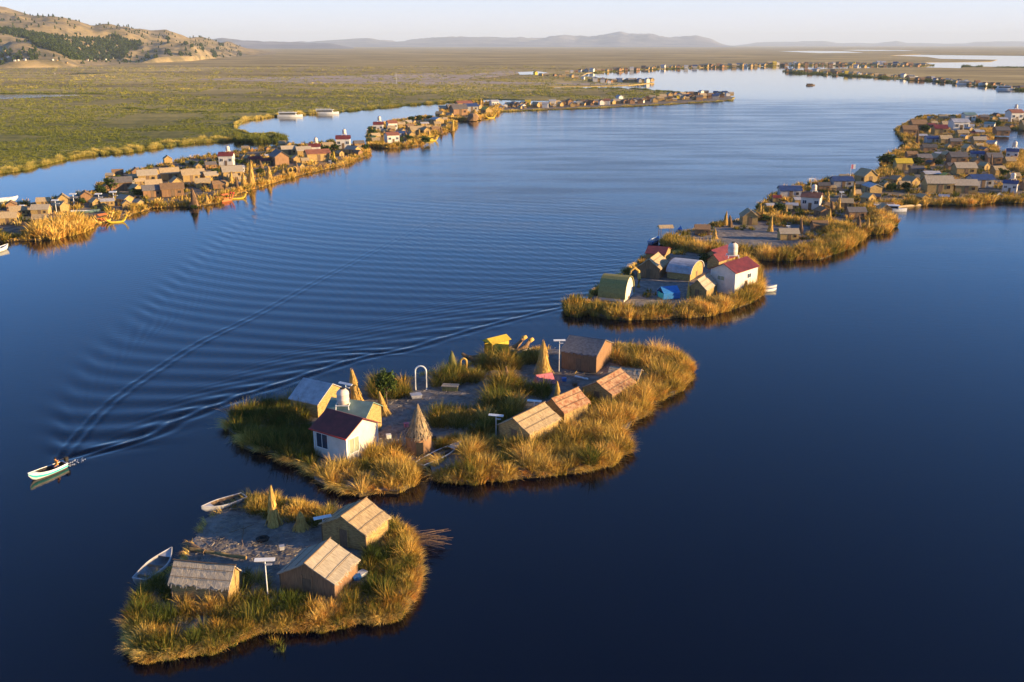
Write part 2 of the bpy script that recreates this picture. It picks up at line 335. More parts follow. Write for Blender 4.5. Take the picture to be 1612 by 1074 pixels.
# ------------------------------------------------------------------ water with the boat's wake
path = [P(x, y).xy for x, y in [(93, 731), (108, 708), (150, 660), (184, 628), (234, 592), (318, 539), (407, 495), (513, 436), (608, 386), (681, 349), (800, 300), (900, 262)]]
arm = [P(x, y).xy for x, y in [(200, 699), (273, 665), (385, 621), (552, 568), (692, 534), (887, 484)]]
def catmull(pts, k=14):
    out = []
    for i in range(len(pts)-1):
        p0 = pts[max(i-1, 0)]; p1 = pts[i]; p2 = pts[i+1]; p3 = pts[min(i+2, len(pts)-1)]
        for j in range(k):
            t = j/k; out.append(.5*((2*p1)+(p2-p0)*t+(2*p0-5*p1+4*p2-p3)*t*t+(3*p1-p0-3*p2+p3)*t**3))
    return out+[pts[-1]]
pl = np.array([list(p) for p in catmull(path)])
seg = np.diff(pl, axis=0); sl = np.linalg.norm(seg, axis=1); S0 = np.concatenate([[0], np.cumsum(sl)])
def pathcoord(X, Y):
    best = np.full(X.shape, 1e9); S = np.zeros(X.shape); D = np.zeros(X.shape)
    for i in range(0, len(seg)):
        ax, ay = pl[i]; dx, dy = seg[i]/sl[i]; rx = X-ax; ry = Y-ay; t = rx*dx+ry*dy
        tl = -60 if i == 0 else 0; tc = np.clip(t, tl, sl[i]); ex = rx-tc*dx; ey = ry-tc*dy; q = ex*ex+ey*ey; k = q < best
        best[k] = q[k]; S[k] = (S0[i]+tc)[k]; D[k] = (rx*dy-ry*dx)[k]
    return S, D                                       # D > 0 on the right-hand side of the picture
aS, aD = pathcoord(np.array([p.x for p in arm]), np.array([p.y for p in arm]))
print('ARM', list(zip(aS.round(1), aD.round(1))))
x0, x1, y0, y1, st = -82., 30., 78., 262., .235
gx = np.arange(x0, x1+.01, st); gy = np.arange(y0, y1+.01, st)
X, Y = np.meshgrid(gx, gy); S, D = pathcoord(X, Y)
o_ = np.argsort(aS); ratio = np.interp(S, np.concatenate([[0], aS[o_]]), np.concatenate([[aD[o_][0]/max(aS[o_][0], .1)], aD[o_]/aS[o_]]))
Dn = np.where(D > 0, D*.354/np.maximum(ratio, .2), D*1.0)
lam = 4.8; k0 = 2*math.pi/lam; eta = np.zeros(X.shape, np.float32)
msk = (S > -1) & (np.abs(Dn) < .50*np.maximum(S, 0)+3)
Sm = S[msk].astype(np.float32); Dm = Dn[msk].astype(np.float32); acc = np.zeros(Sm.shape, np.float32)
th = np.linspace(-1.22, 1.22, 240); dth = th[1]-th[0]
for t_ in th:
    k = k0/math.cos(t_)**2; a_ = math.exp(-(k/8.5)**2)*(.55+1.0*math.sin(t_)**2)
    acc += a_*np.cos(k*(Sm*math.cos(t_)+Dm*math.sin(t_))+.6)*dth
fade = np.clip((Sm+1)/4, 0, 1)*np.exp(-Sm/330)*(.62+.38*np.clip(Sm/60, 0, 1))*np.clip(1.35-np.abs(Dm)/(.40*np.maximum(Sm, 1)+1.5), 0, 1)**.8
eta[msk] = acc*fade*.15
tr = np.exp(-((np.abs(D)-.6)/.26)**2)*.062*(1+.22*np.sin(S*1.1)+.2*np.sin(S*2.9+1)) * np.clip(S/2, 0, 1)*np.exp(-np.maximum(S, 0)/90)
eta += tr.astype(np.float32)
e_ = D-ratio*np.maximum(S, 0); eta += (.062*np.cos(2*np.pi*e_/2.3)*np.exp(-(e_/1.7)**2)*np.clip(S/3, 0, 1)*np.exp(-np.maximum(S, 0)/160)*(D > 0)).astype(np.float32)
ed = np.minimum.reduce([X-x0, x1-X, Y-y0, y1-Y]); eta *= np.clip(ed/9, 0, 1)
ny, nx = X.shape; V = np.stack([X, Y, eta], -1).reshape(-1, 3)
ii = (np.arange(ny-1)[:, None]*nx+np.arange(nx-1)[None, :]).ravel(); Q = np.stack([ii, ii+1, ii+nx+1, ii+nx], 1)
BIG = 40000.; b = len(V)
xr = [-BIG, x0, gx[-1], BIG]; yr = [-BIG, y0, gy[-1], BIG]
V = np.vstack([V, [(x, y, 0) for y in yr for x in xr]])
Q = np.vstack([Q, [(b+j*4+i, b+j*4+i+1, b+j*4+i+5, b+j*4+i+4) for j in range(3) for i in range(3) if not (i == 1 and j == 1)]])
def water_mat():
    m = bpy.data.materials.new('water'); m.use_nodes = True; t = m.node_tree; b = t.nodes['Principled BSDF']; L = t.links.new
    b.inputs['Base Color'].default_value = (.0002, .0005, .006, 1); b.inputs['IOR'].default_value = 1.333; b.inputs['Specular IOR Level'].default_value = .5
    geo = t.nodes.new('ShaderNodeNewGeometry')
    def nz(sc_, det, rough=.5, rot=0):
        mp = t.nodes.new('ShaderNodeMapping'); mp.inputs['Scale'].default_value = sc_; mp.inputs['Rotation'].default_value = (0, 0, rot); L(geo.outputs['Position'], mp.inputs[0])
        n = t.nodes.new('ShaderNodeTexNoise'); n.inputs['Scale'].default_value = 1; n.inputs['Detail'].default_value = det; n.inputs['Roughness'].default_value = rough; L(mp.outputs[0], n.inputs['Vector']); return n.outputs[0]
    def rng_(src, a, b_, c, d):
        r = t.nodes.new('ShaderNodeMapRange'); r.interpolation_type = 'SMOOTHSTEP'; L(src, r.inputs[0])
        for i, q in enumerate((a, b_, c, d)): r.inputs[i+1].default_value = q
        return r.outputs[0]
    def mth(op, a, b_):
        n = t.nodes.new('ShaderNodeMath'); n.operation = op
        for i, q in enumerate((a, b_)):
            if isinstance(q, (int, float)): n.inputs[i].default_value = q
            else: L(q, n.inputs[i])
        return n.outputs[0]
    sx = t.nodes.new('ShaderNodeSeparateXYZ'); L(geo.outputs['Position'], sx.inputs[0])
    # wind: breeze ruffles the open lake between y = 130 and 480 m, the back bays and the lee of the islands lie calm
    yy = sx.outputs[1]; xx = sx.outputs[0]
    patch = rng_(nz((.018, .09, 1), 6, .6, .1), .3, .7, .4, 1)
    mid = mth('MULTIPLY', rng_(yy, 130, 280, .12, 1), rng_(yy, 620, 860, 1, .0))
    lee = rng_(mth('ADD', mth('MULTIPLY', xx, .55), mth('MULTIPLY', yy, -.09)), -70, -18, 0.25, 1)
    wind = mth('MULTIPLY', mth('MULTIPLY', patch, mid), lee)
    fine = nz((1.1, 3.0, 1), 3, .55, .12); med = nz((.28, .75, 1), 2, .5, .25)
    bp = t.nodes.new('ShaderNodeBump'); bp.inputs['Distance'].default_value = .05; L(fine, bp.inputs['Height'])
    L(mth('ADD', mth('MULTIPLY', wind, .9), .13), bp.inputs['Strength'])
    bp2 = t.nodes.new('ShaderNodeBump'); bp2.inputs['Distance'].default_value = .06; L(med, bp2.inputs['Height']); L(bp.outputs[0], bp2.inputs['Normal'])
    L(mth('ADD', mth('MULTIPLY', wind, .7), .09), bp2.inputs['Strength'])
    L(bp2.outputs[0], b.inputs['Normal'])
    L(mth('ADD', mth('MULTIPLY', wind, .20), .01), b.inputs['Roughness'])
    return m
M['water'] = water_mat()
tag(fast('water', V, Q, M['water'], smooth=True), kind='structure')

# ------------------------------------------------------------------ far land, hills, mountains, haze
def land_mat():
    m = bpy.data.materials.new('marsh'); m.use_nodes = True; t = m.node_tree; b = t.nodes['Principled BSDF']; L = t.links.new
    b.inputs['Roughness'].default_value = 1; b.inputs['Specular IOR Level'].default_value = .1
    geo = t.nodes.new('ShaderNodeNewGeometry')
    def nz(s, det, r=.6):
        mp = t.nodes.new('ShaderNodeMapping'); mp.inputs['Scale'].default_value = s; L(geo.outputs['Position'], mp.inputs[0])
        n = t.nodes.new('ShaderNodeTexNoise'); n.inputs['Scale'].default_value = 1; n.inputs['Detail'].default_value = det; n.inputs['Roughness'].default_value = r; L(mp.outputs[0], n.inputs[0]); return n.outputs[0]
    def ramp(src, st):
        r = t.nodes.new('ShaderNodeValToRGB'); L(src, r.inputs[0])
        for i, (p, c) in enumerate(st):
            e = r.color_ramp.elements[i] if i < 2 else r.color_ramp.elements.new(p); e.position = p; e.color = (*c, 1)
        return r.outputs[0]
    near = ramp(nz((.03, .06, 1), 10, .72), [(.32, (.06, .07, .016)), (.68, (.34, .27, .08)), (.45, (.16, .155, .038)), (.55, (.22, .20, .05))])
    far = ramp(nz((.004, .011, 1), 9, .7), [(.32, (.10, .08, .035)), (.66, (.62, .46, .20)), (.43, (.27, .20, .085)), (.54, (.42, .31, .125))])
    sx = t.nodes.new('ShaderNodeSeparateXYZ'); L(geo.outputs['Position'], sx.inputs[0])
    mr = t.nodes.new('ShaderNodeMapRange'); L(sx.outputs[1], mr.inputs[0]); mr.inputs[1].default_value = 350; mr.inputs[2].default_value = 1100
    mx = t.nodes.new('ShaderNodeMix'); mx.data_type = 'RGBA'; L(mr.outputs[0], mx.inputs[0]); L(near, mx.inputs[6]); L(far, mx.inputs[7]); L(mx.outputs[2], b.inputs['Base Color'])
    bp = t.nodes.new('ShaderNodeBump'); bp.inputs['Distance'].default_value = 1.2; bp.inputs['Strength'].default_value = .8; L(nz((.25, .25, 1), 4), bp.inputs['Height']); L(bp.outputs[0], b.inputs['Normal'])
    return m
M['marsh'] = land_mat()
A_px = [(-500, 345), (-200, 300), (0, 273), (40, 268), (60, 262), (130, 246), (200, 240), (300, 226), (370, 221), (420, 225), (450, 222), (452, 216), (430, 211), (395, 212), (368, 204), (385, 190), (440, 182), (500, 179), (560, 174), (640, 166), (700, 160), (760, 156), (830, 158), (1000, 158), (1150, 157.5), (1157, 154), (1100, 151), (1062, 146), (1000, 141.5), (930, 140), (865, 139.5), (862, 137.5), (930, 136.5), (990, 135), (1030, 131), (1000, 127), (950, 124), (915, 120), (925, 115.5), (1000, 110.5), (1100, 107), (1200, 104), (1320, 103.2), (1450, 106), (1470, 103), (1455, 98.5), (1560, 97.5), (1570, 94.5), (1480, 93), (1460, 90), (1400, 87.5), (1450, 86.3), (1612, 88), (1800, 89), (3500, 90), (3500, 71.3), (-2500, 71.3), (-2500, 345)]
A_w = G(A_px[:-3])+[(36000, 30000), (36000, 38000), (-36000, 38000), (-36000, 3000), (-3000, 300)]
C_px = [(1232, 113), (1260, 115.5), (1330, 119), (1400, 124), (1460, 127), (1520, 132), (1570, 138), (1612, 143), (1700, 150), (1900, 165), (1900, 112), (1700, 109), (1612, 106.5), (1560, 105.5), (1520, 105), (1512, 108), (1460, 106.8), (1440, 105.5), (1400, 107), (1320, 108.5), (1250, 111)]
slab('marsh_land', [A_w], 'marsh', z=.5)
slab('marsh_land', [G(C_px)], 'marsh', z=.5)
PONDS = []
for pts in ([(-200, 150), (40, 150.5), (118, 150.5), (128, 152), (60, 155), (0, 158), (-200, 163)], [(1225, 81), (1280, 80.2), (1330, 81), (1360, 83.2), (1290, 84)], [(818, 118.5), (815, 114.5), (845, 113), (862, 115), (850, 118.5)], [(60, 117), (120, 115), (170, 116.2), (110, 118.6)], [(235, 113.5), (290, 113), (282, 114.8), (240, 114.9)], [(1325, 79.3), (1352, 78.7), (1420, 79), (1440, 80.2), (1360, 80.4)]):
    PONDS.append(G(pts)); slab('pond', [G(pts)], 'water', z=.62, z0=.45)
M['dry_field'] = mat('dry_field', (.50, .38, .29), (.30, .22, .13), scale=(.02, .06, 1), lo=.4, hi=.6)
slab('dry_field', [G([(300, 126), (470, 121), (600, 118), (680, 116), (720, 119), (800, 112), (830, 114), (790, 121), (720, 127), (800, 130), (1000, 133.5), (960, 135), (800, 134), (700, 134), (560, 133), (480, 133), (420, 129.5)])], 'dry_field', z=.6, z0=.45)

def interp(tab, x): return float(np.interp(x, [a for a, _ in tab], [b for _, b in tab]))
def zat(py, y):
    v = (537-py)/FPX; return CAMH+y*(-math.sin(PITCH)+v*math.cos(PITCH))/(math.cos(PITCH)+v*math.sin(PITCH))
def xat(u, y): return (u-806)/FPX*(y*math.cos(PITCH)+CAMH*math.sin(PITCH)*.8)
HSKY = [(-420, 2), (-260, 4), (0, 9), (20, 11), (60, 24), (110, 32), (150, 46), (175, 45), (225, 46), (240, 49), (265, 48), (300, 62), (330, 66), (372, 71.5), (520, 74)]
HFOOT = [(-420, 1600), (0, 1720), (110, 1800), (200, 2080), (300, 2450), (370, 3300), (520, 4400)]
us = np.arange(-420, 440, 2.6); ts = np.linspace(0, 1.35, 150)
hv = []; 
def hill_z(u, t):
    yf = interp(HFOOT, u); yr_ = yf+1250+.5*max(0, 300-u); y = yf+(yr_-yf)*t; zr = zat(interp(HSKY, u), yr_)
    s = min(t, 1); s = (.5*s+.5*s*s*(3-2*s)); z = zr*s
    if t > 1: z = zr*(1-(t-1)**1.5*1.3)
    x = xat(u, y); k = min(1, t*6)*max(0, 1-abs(t-1)*1.2)*.0+min(1, t*5)*(1 if t < .85 else max(.12, 1-(t-.85)*6))
    z += k*(26*mnoise.fractal(Vector((x/330, y/420, 0)), 1, 2.1, 5)+9*mnoise.ridged_multi_fractal(Vector((x/160, y/260, 4)), 1, 2, 4, 1, 2)-6)
    # the two knolls that stand in front of the slope
    for (ku, kt, hu, ht_, hh) in ((55, .10, 55, .12, 22), (20, .33, 75, .11, 26), (280, .16, 50, .2, 22)):
        z += hh*math.exp(-((u-ku)/hu)**4-((t-kt)/ht_)**2)
    # the hollow that holds the wood
    z -= 16*math.exp(-((u-150)/70)**2-((t-.28)/.16)**2)*min(1, t*8)
    z *= max(0, min(1, (436-u)/70))
    return x, y, max(z, .2) if t > 0 else .2
for t in ts:
    for u in us: hv.append(hill_z(u, t))
nu = len(us); ii = (np.arange(len(ts)-1)[:, None]*nu+np.arange(nu-1)[None, :]).ravel()
def hill_mat(name, a, b_, c, sc_, patch=None):
    m = mat(name, a, b_, c3=c, scale=sc_, detail=12, bump=.7, bdist=6, lo=.38, hi=.62); return m
M['hill'] = hill_mat('hill', (.34, .25, .125), (.13, .11, .06), (.25, .19, .095), (.018, .014, .03))
tag(fast('hills', hv, np.stack([ii, ii+1, ii+nu+1, ii+nu], 1), M['hill'], smooth=True), kind='structure')
# small trees and shrubs on the hills: one wood nobody could count
wood = [(0, 44), (30, 48), (60, 54), (100, 58), (130, 62), (165, 60), (182, 55), (205, 64), (225, 70), (205, 78), (195, 92), (170, 95), (112, 95), (98, 86), (60, 74), (45, 62), (0, 52)]
pts = []; tone = []
HH = []
for i in range(64000):
    u = rng.uniform(-100, 380); t = rng.uniform(.01, .9); 
    if mnoise.noise(Vector((u/14, t*9, 3))) < (-.42 if False else -.15) : pass
    x, y, z = hill_z(u, t); px, py = PX((x, y, z)); 
    q = inside(wood, np.array([px]), np.array([py]))[0]; nn_ = mnoise.noise(Vector((px/9, py/5, 3)))
    if (q and nn_ > -.32) or (nn_ > .33 and u > 190 and 60 < py < 92 and t < .6) or (u < 60 and py > 78 and nn_ > .22) or rng.uniform() < .012: pts.append((x, y, z))
    if len(pts) > 6000: break
C = np.array(pts); n = len(C); k = np.repeat(np.arange(n), 34); N = len(k)
hh = rng.uniform(3, 8.5, n); phi = rng.uniform(0, 2*np.pi, N); rr = rng.uniform(0, 1, N)**.5; zz = rng.uniform(.05, 1, N)
cx = C[k, 0]+np.cos(phi)*rr*hh[k]*.30*(1.2-zz); cyy = C[k, 1]+np.sin(phi)*rr*hh[k]*.30*(1.2-zz); cz = C[k, 2]+zz*hh[k]
V = np.zeros((N, 4, 3)); a1 = rng.normal(0, 1, (N, 3)); a1 /= np.linalg.norm(a1, axis=1)[:, None]; a2 = np.cross(a1, rng.normal(0, 1, (N, 3))); a2 /= np.linalg.norm(a2, axis=1)[:, None]; s_ = rng.uniform(.7, 1.6, N)[:, None]
for i, (p, q) in enumerate(((-1, -1), (1, -1), (1, 1), (-1, 1))): V[:, i] = np.column_stack([cx, cyy, cz])+a1*s_*p*.8+a2*s_*q*.8
tag(fast('wood', V.reshape(-1, 3), np.arange(N*4).reshape(N, 4), M['leaves'], np.repeat(np.clip(rng.uniform(.0, .7, n)[k]+rng.normal(0, .15, N), 0, 1), 4)), 'dark eucalyptus wood and shrubs across the dry hillside', 'wood', kind='stuff')

def range_(name, sky_tab, yn, depth, ulo, uhi, m, du=3.0, rough=1.0):
    us = np.arange(ulo, uhi, du); ts = np.linspace(0, 1.3, 40); v = []
    for t in ts:
        for u in us:
            y = yn+depth*t; zr = zat(69.5-(69.5-interp(sky_tab, u))*.84, yn+depth); e = max(0, min(1, (u-ulo)/40, (uhi-u)/40)); s = t if t < 1 else 1-(t-1)*2
            x = xat(u, y); nz = mnoise.ridged_multi_fractal(Vector((x/900, y/1500, 2)), .9, 2.1, 5, 1, 2)
            z = max(zr, 3)*s*(.45+.55*min(nz, 1.4))*e+8*rough*mnoise.fractal(Vector((x/500, y/700, 7)), 1, 2, 3)*s*e
            v.append((x, y, max(z, .1)))
    nu = len(us); ii = (np.arange(len(ts)-1)[:, None]*nu+np.arange(nu-1)[None, :]).ravel()
    return tag(fast(name, v, np.stack([ii, ii+1, ii+nu+1, ii+nu], 1), m, smooth=True), kind='structure')
M['mountain'] = hill_mat('mountain', (.26, .24, .24), (.10, .10, .13), (.17, .165, .19), (.0012, .0012, .003))  # light and dark rock contrast raised to paint in shaded flanks
range_('mountains', [(300, 69), (420, 67.5), (500, 64.5), (530, 62.5), (580, 61), (600, 63), (650, 62), (700, 58.5), (750, 57.5), (806, 59), (850, 58.5), (881, 55), (905, 57.5), (921, 57), (950, 56), (976, 50.5), (990, 54), (1006, 54), (1021, 52), (1035, 55), (1056, 58), (1096, 57), (1126, 64), (1136, 67), (1150, 69)], 15500, 5000, 300, 1160, M['mountain'])
range_('mountains', [(290, 67), (320, 65), (350, 61.5), (380, 64.5), (440, 66.5), (500, 68), (560, 70)], 9500, 2500, 290, 560, M['mountain'])
range_('mountains', [(1150, 69), (1200, 67), (1230, 66), (1300, 64.5), (1320, 68), (1380, 68.5), (1412, 65), (1430, 68.5), (1450, 68), (1480, 69), (1520, 68), (1540, 66), (1612, 65.5), (1700, 62), (1800, 66)], 22000, 6000, 1150, 1800, M['mountain'], rough=.5)

hz = MB().box(-41500, -41500, -1.6, 41500, 41500, 420); hm = bpy.data.materials.new('haze'); hm.use_nodes = True; t = hm.node_tree; t.nodes.clear()
pv = t.nodes.new('ShaderNodeVolumePrincipled'); pv.inputs['Density'].default_value = 5e-5; pv.inputs['Color'].default_value = (.68, .82, 1, 1); pv.inputs['Anisotropy'].default_value = 0
t.links.new(pv.outputs[0], t.nodes.new('ShaderNodeOutputMaterial').inputs['Volume'])
tag(hz.build('haze', hm), 'thin pale haze over the lake and far plain', 'haze', kind='stuff')

# ------------------------------------------------------------------ builders
def cosdep(p): return p.y/math.hypot(p.y, CAMH)
def hm_(px, py, n): p = P(px, py); return n*MPP(px, py)/cosdep(p)
def sheet(mb, g, th):                                # g[i][j] grid of top points -> slab
    ni, nj = len(g), len(g[0]); vs = [p for r in g for p in r]+[(p[0], p[1], p[2]-th) for r in g for p in r]; o = ni*nj; fs = []
    for i in range(ni-1):
        for j in range(nj-1): a = i*nj+j; fs += [(a, a+1, a+nj+1, a+nj), (o+a, o+a+nj, o+a+nj+1, o+a+1)]
    for i in range(ni-1): fs += [(i*nj, (i+1)*nj, o+(i+1)*nj, o+i*nj), (i*nj+nj-1, o+i*nj+nj-1, o+(i+1)*nj+nj-1, (i+1)*nj+nj-1)]
    for j in range(nj-1): fs += [(j, o+j, o+j+1, j+1), ((ni-1)*nj+j, (ni-1)*nj+j+1, o+(ni-1)*nj+j+1, o+(ni-1)*nj+j)]
    mb.add(vs, fs)
def roof_slab(L, y0, z0, y1, z1, ov=.18, step=.28, jit=.016, th=.09, ragged=.12, fringe_=True):
    """one slope from ridge (y0, z0) to eave (y1, z1), ridge along x"""
    mb = MB(); nx = max(2, int((L+2*ov)/step)); nyy = 6; g = []
    for i in range(nx+1):
        x = -L/2-ov+(L+2*ov)*i/nx; row = []; rg = random.uniform(-ragged, ragged)
        for j in range(nyy+1):
            t = j/nyy; sag = -.05*math.sin(math.pi*t)-.04*math.sin(math.pi*i/nx); e = rg if j == nyy else 0
            L_ = math.hypot(y1-y0, z1-z0); dy, dz = (y1-y0)/L_, (z1-z0)/L_
            row.append((x+random.uniform(-jit, jit), y0+(y1-y0)*t+dy*e, z0+(z1-z0)*t+dz*e+sag+random.uniform(-jit, jit)))
        g.append(row)
    sheet(mb, g, th)
    if fringe_:
        L_ = math.hypot(y1-y0, z1-z0); dy, dz = (y1-y0)/L_, (z1-z0)/L_
        for k in range(int(L/.05)):
            x = random.uniform(-L/2-ov, L/2+ov); l = random.uniform(.04, .22); ww = random.uniform(.015, .04); u = random.uniform(-.1, .02)
            y = y1+dy*u; z = z1+dz*u-.05; mb.add([(x-ww, y, z), (x+ww, y, z), (x+ww, y+dy*l, z+dz*l-l*.4), (x-ww, y+dy*l, z+dz*l-l*.4)], [(0, 1, 2, 3)])
    return mb
def gable(t, L, W, eave, ridge, wall='mat_wall', roof='thatch', door='end', near=True, shift=0.0, ov=.18, dx=1, window=False, eave2=None):
    e2 = eave2 if eave2 is not None else eave
    MB().prism([(-W/2, 0), (W/2, 0), (W/2, e2-.02), (shift, ridge-.05), (-W/2, eave-.02)], -L/2, L/2).build('wall', wall, t)
    r = MB()
    for s_, e in ((-1, eave), (1, e2)):
        yy = s_*W/2; k = ov*1.1; Ls = math.hypot(yy-shift, ridge-e); y1 = yy+(yy-shift)/Ls*k; z1 = e-(ridge-e)/Ls*k
        if near: q = roof_slab(L, shift-s_*.02, ridge+.09, y1, z1+.09, ov, jit=.003 if roof == 'dark_roof' else .018)
        else:
            q = MB(); q.add([(x, y, z) for x in (-L/2-ov, L/2+ov) for y, z in ((shift, ridge+.1), (y1, z1+.1), (y1, z1), (shift, ridge))], [(0, 1, 2, 3), (7, 6, 5, 4), (0, 4, 5, 1), (1, 5, 6, 2), (2, 6, 7, 3), (3, 7, 4, 0)])
        r.add(q.v, q.f)
    r.build('roof', roof, t)
    if near and roof in ('thatch', 'pale_thatch', 'brown_thatch', 'rusty_roof'):
        rp = MB(); rp.tube([(-L/2-ov-.1, shift, ridge+.13), (0, shift, ridge+.09), (L/2+ov+.1, shift, ridge+.13)], .05)
        for f_ in (.35, .8):
            for s_, e in ((-1, eave), (1, e2)): rp.tube([(-L/2-ov, shift+(s_*W/2-shift)*f_, ridge+(e-ridge)*f_+.14), (L/2+ov, shift+(s_*W/2-shift)*f_, ridge+(e-ridge)*f_+.14)], .02, 5)
        rp.build('roof_pole', 'wood', t)
    if door == 'end':
        x = dx*L/2; d = MB().box(min(x, x+dx*.04), -.38, 0, max(x, x+dx*.04), .38, min(1.65, eave-.1)); d.build('door', 'wood', t)
        if near: MB().box(min(x, x+dx*.07), -.46, 0, max(x, x+dx*.07), -.38, 1.7).box(min(x, x+dx*.07), .38, 0, max(x, x+dx*.07), .46, 1.7).build('door_frame', wall, t)
    elif door == 'side':
        MB().box(-.38, -W/2-.04, 0, .38, -W/2, min(1.65, eave-.15)).build('door', 'wood', t)
    if near:
        for x in (-L/2, L/2):
            for y, e in ((-W/2, eave), (W/2, e2)): MB().tube([(x*1.005, y*1.005, 0), (x*1.005, y*1.005, e-.03)], .05, 6).build('corner_post', 'wood', t)
    return t
def frame(A, B, C, axis):
    a = P(*A, .4); b = P(*B, .4); q = P(*C, .4); d = (b-a); e = q-b; L = d.length; depth = e.length
    rz = (math.atan2(d.y, d.x)+math.atan2(e.y, e.x)-math.pi/2)/2; c = a+(q-a)/2
    FOOT.append((c.x, c.y, rz, L/2, depth/2))
    if axis == 'x': return c, rz, L, depth
    return c, rz-math.pi/2, depth, L                  # ridge runs away; local -x ... +x end (dx=+1) faces the camera
def hut(label, A, B, C, eave, ridge, axis='x', group='reed huts on the near islands', name='reed_hut', cat='hut', **k):
    c, rz, L, W = frame(A, B, C, axis); eave = hm_(*B, eave); ridge = hm_(*B, ridge)
    t = thing(name, label, cat, c, rz, group); gable(t, L, W, eave, ridge, **k); return t
def stack_mesh(h, r, n=150, core=.75, col='reed_gold', lean=(0, 0)):
    mb = MB(); pf = [(1, 0), (.62, .22), (.44, .45), (.33, .66), (.24, .82), (.10, .97)] if core < .9 else [(1, 0), (.74, .3), (.42, .62), (.12, .93)]
    mb.lathe([(r*min(core, .85)*a, h*b_) for a, b_ in pf], 12, .2)
    for v in range(len(mb.v)): x, y, z = mb.v[v]; mb.v[v] = (x+lean[0]*z/h, y+lean[1]*z/h, z)
    core2 = core > .9
    def rad(z): z = z/h; return max(.05, 1-z/1.08) if core2 else float(np.interp(z, [0, .22, .45, .66, .85, 1.1], [1, .66, .5, .42, .34, .10]))
    for k in range(int(n*1.6)):
        a = random.uniform(0, 6.28); zb = h*random.choice((0, 0, .18, .36, .54, .7)); r0 = r*rad(zb)*random.uniform(.85, 1.3)+.05; hh = min(h*random.uniform(1, 1.12), zb+h*random.uniform(.3, .55)); f = rad(hh)*random.uniform(.5, 1.15); a2 = a+random.uniform(-.3, .3); ww = .03
        r0_ = r0; p0 = Vector((r0*math.cos(a), r0*math.sin(a), zb))+Vector((lean[0], lean[1], 0))*zb/h; r0 = r; p1 = Vector((r0*f*math.cos(a2), r0*f*math.sin(a2), hh))+Vector((lean[0], lean[1], 0))*hh/h
        s = Vector((-math.sin(a), math.cos(a), 0))*ww; mb.add([p0-s*1.5, p0+s*1.5, p1+s*.5, p1-s*.5], [(0, 1, 2, 3)])
    return mb
def reed_stack(label, px, base, top, wpx, col='reed_gold', lean=(0, 0), group='upright reed stacks on the near islands', cat='reed stack'):
    h = hm_(px, base, base-top); r = wpx*MPP(px, base)/2; o = stack_mesh(h, r, col=col, lean=lean).build('reed_stack', col); o.location = P(px, base, .4); tag(o, label, cat, group); return o
def tlamp(label, px, base, top, rz=0, group='solar lamp posts on the near islands', w=1.5):
    h = hm_(px, base, base-top); t = thing('solar_lamp', label, 'lamp post', P(px, base, .4), rz, group)
    MB().tube([(0, 0, 0), (0, 0, h-.05)], .042, 8).build('pole', 'white_paint', t)
    p = MB(); c = math.cos(.3); s = math.sin(.3)
    for z, e in ((0, 0),):
        vs = [(x, y*c, h+y*s+dz) for dz in (0, .05) for y in (-.16, .16) for x in (-w/2, w/2)]
        p.add(vs, [(0, 2, 3, 1), (4, 5, 7, 6), (0, 1, 5, 4), (2, 6, 7, 3), (0, 4, 6, 2), (1, 3, 7, 5)])
    p.build('solar_panel', 'white_paint', t)
    MB().box(.06, -.08, h-.42, .5, .08, h-.34).build('lamp_head', 'tin_roof', t)
    return t
def cone_hut(label, px, base, eave, top, wpx, wall='brown_wall', roof='thatch'):
    r = wpx*MPP(px, base)/2; he = hm_(px, base, base-eave); h = hm_(px, base, base-top); p = P(px, base, .4); p.y += r*.7
    FOOT.append((p.x, p.y, 0, r, r)); t = thing('cone_hut', label, 'hut', p, R(-80))
    MB().lathe([(r*.9, 0), (r*.92, he)], 18, .02).build('wall', wall, t)
    q = stack_mesh(h-he, r*.9, 110, core=.95); q.v = [(x, y, z+he-.1) for x, y, z in q.v]; q.build('roof', roof, t)
    MB().box(r*.86, -.35, 0, r*.95, .35, he*.8).build('door', 'dark', t); return t
def tank(label, loc, s=1, stand=True, legs=.9, mat_='tank'):
    t = thing('water_tank', label, 'water tank', loc, 0, 'rooftop water tanks', s)
    if stand:
        f = MB()
        for x in (-.62, .62):
            for y in (-.62, .62): f.tube([(x, y, 0), (x*.9, y*.9, legs)], .045, 5)
        for a, b in (((-.62, -.62), (.62, -.62)), ((.62, -.62), (.62, .62)), ((.62, .62), (-.62, .62)), ((-.62, .62), (-.62, -.62))): f.tube([(a[0]*.95, a[1]*.95, legs*.97), (b[0]*.95, b[1]*.95, legs*.97)], .05, 5)
        f.build('stand', 'white_paint', t)
    z = legs if stand else 0
    MB().lathe([(.50, z), (.56, z+.05), (.56, z+.4), (.585, z+.45), (.56, z+.5), (.56, z+.9), (.585, z+.95), (.56, z+1.0), (.54, z+1.15), (.25, z+1.42)], 20).build('tank', mat_, t, True)
    MB().lathe([(.22, z+1.42), (.22, z+1.5), (.1, z+1.53)], 14).build('lid', 'dark', t); return t
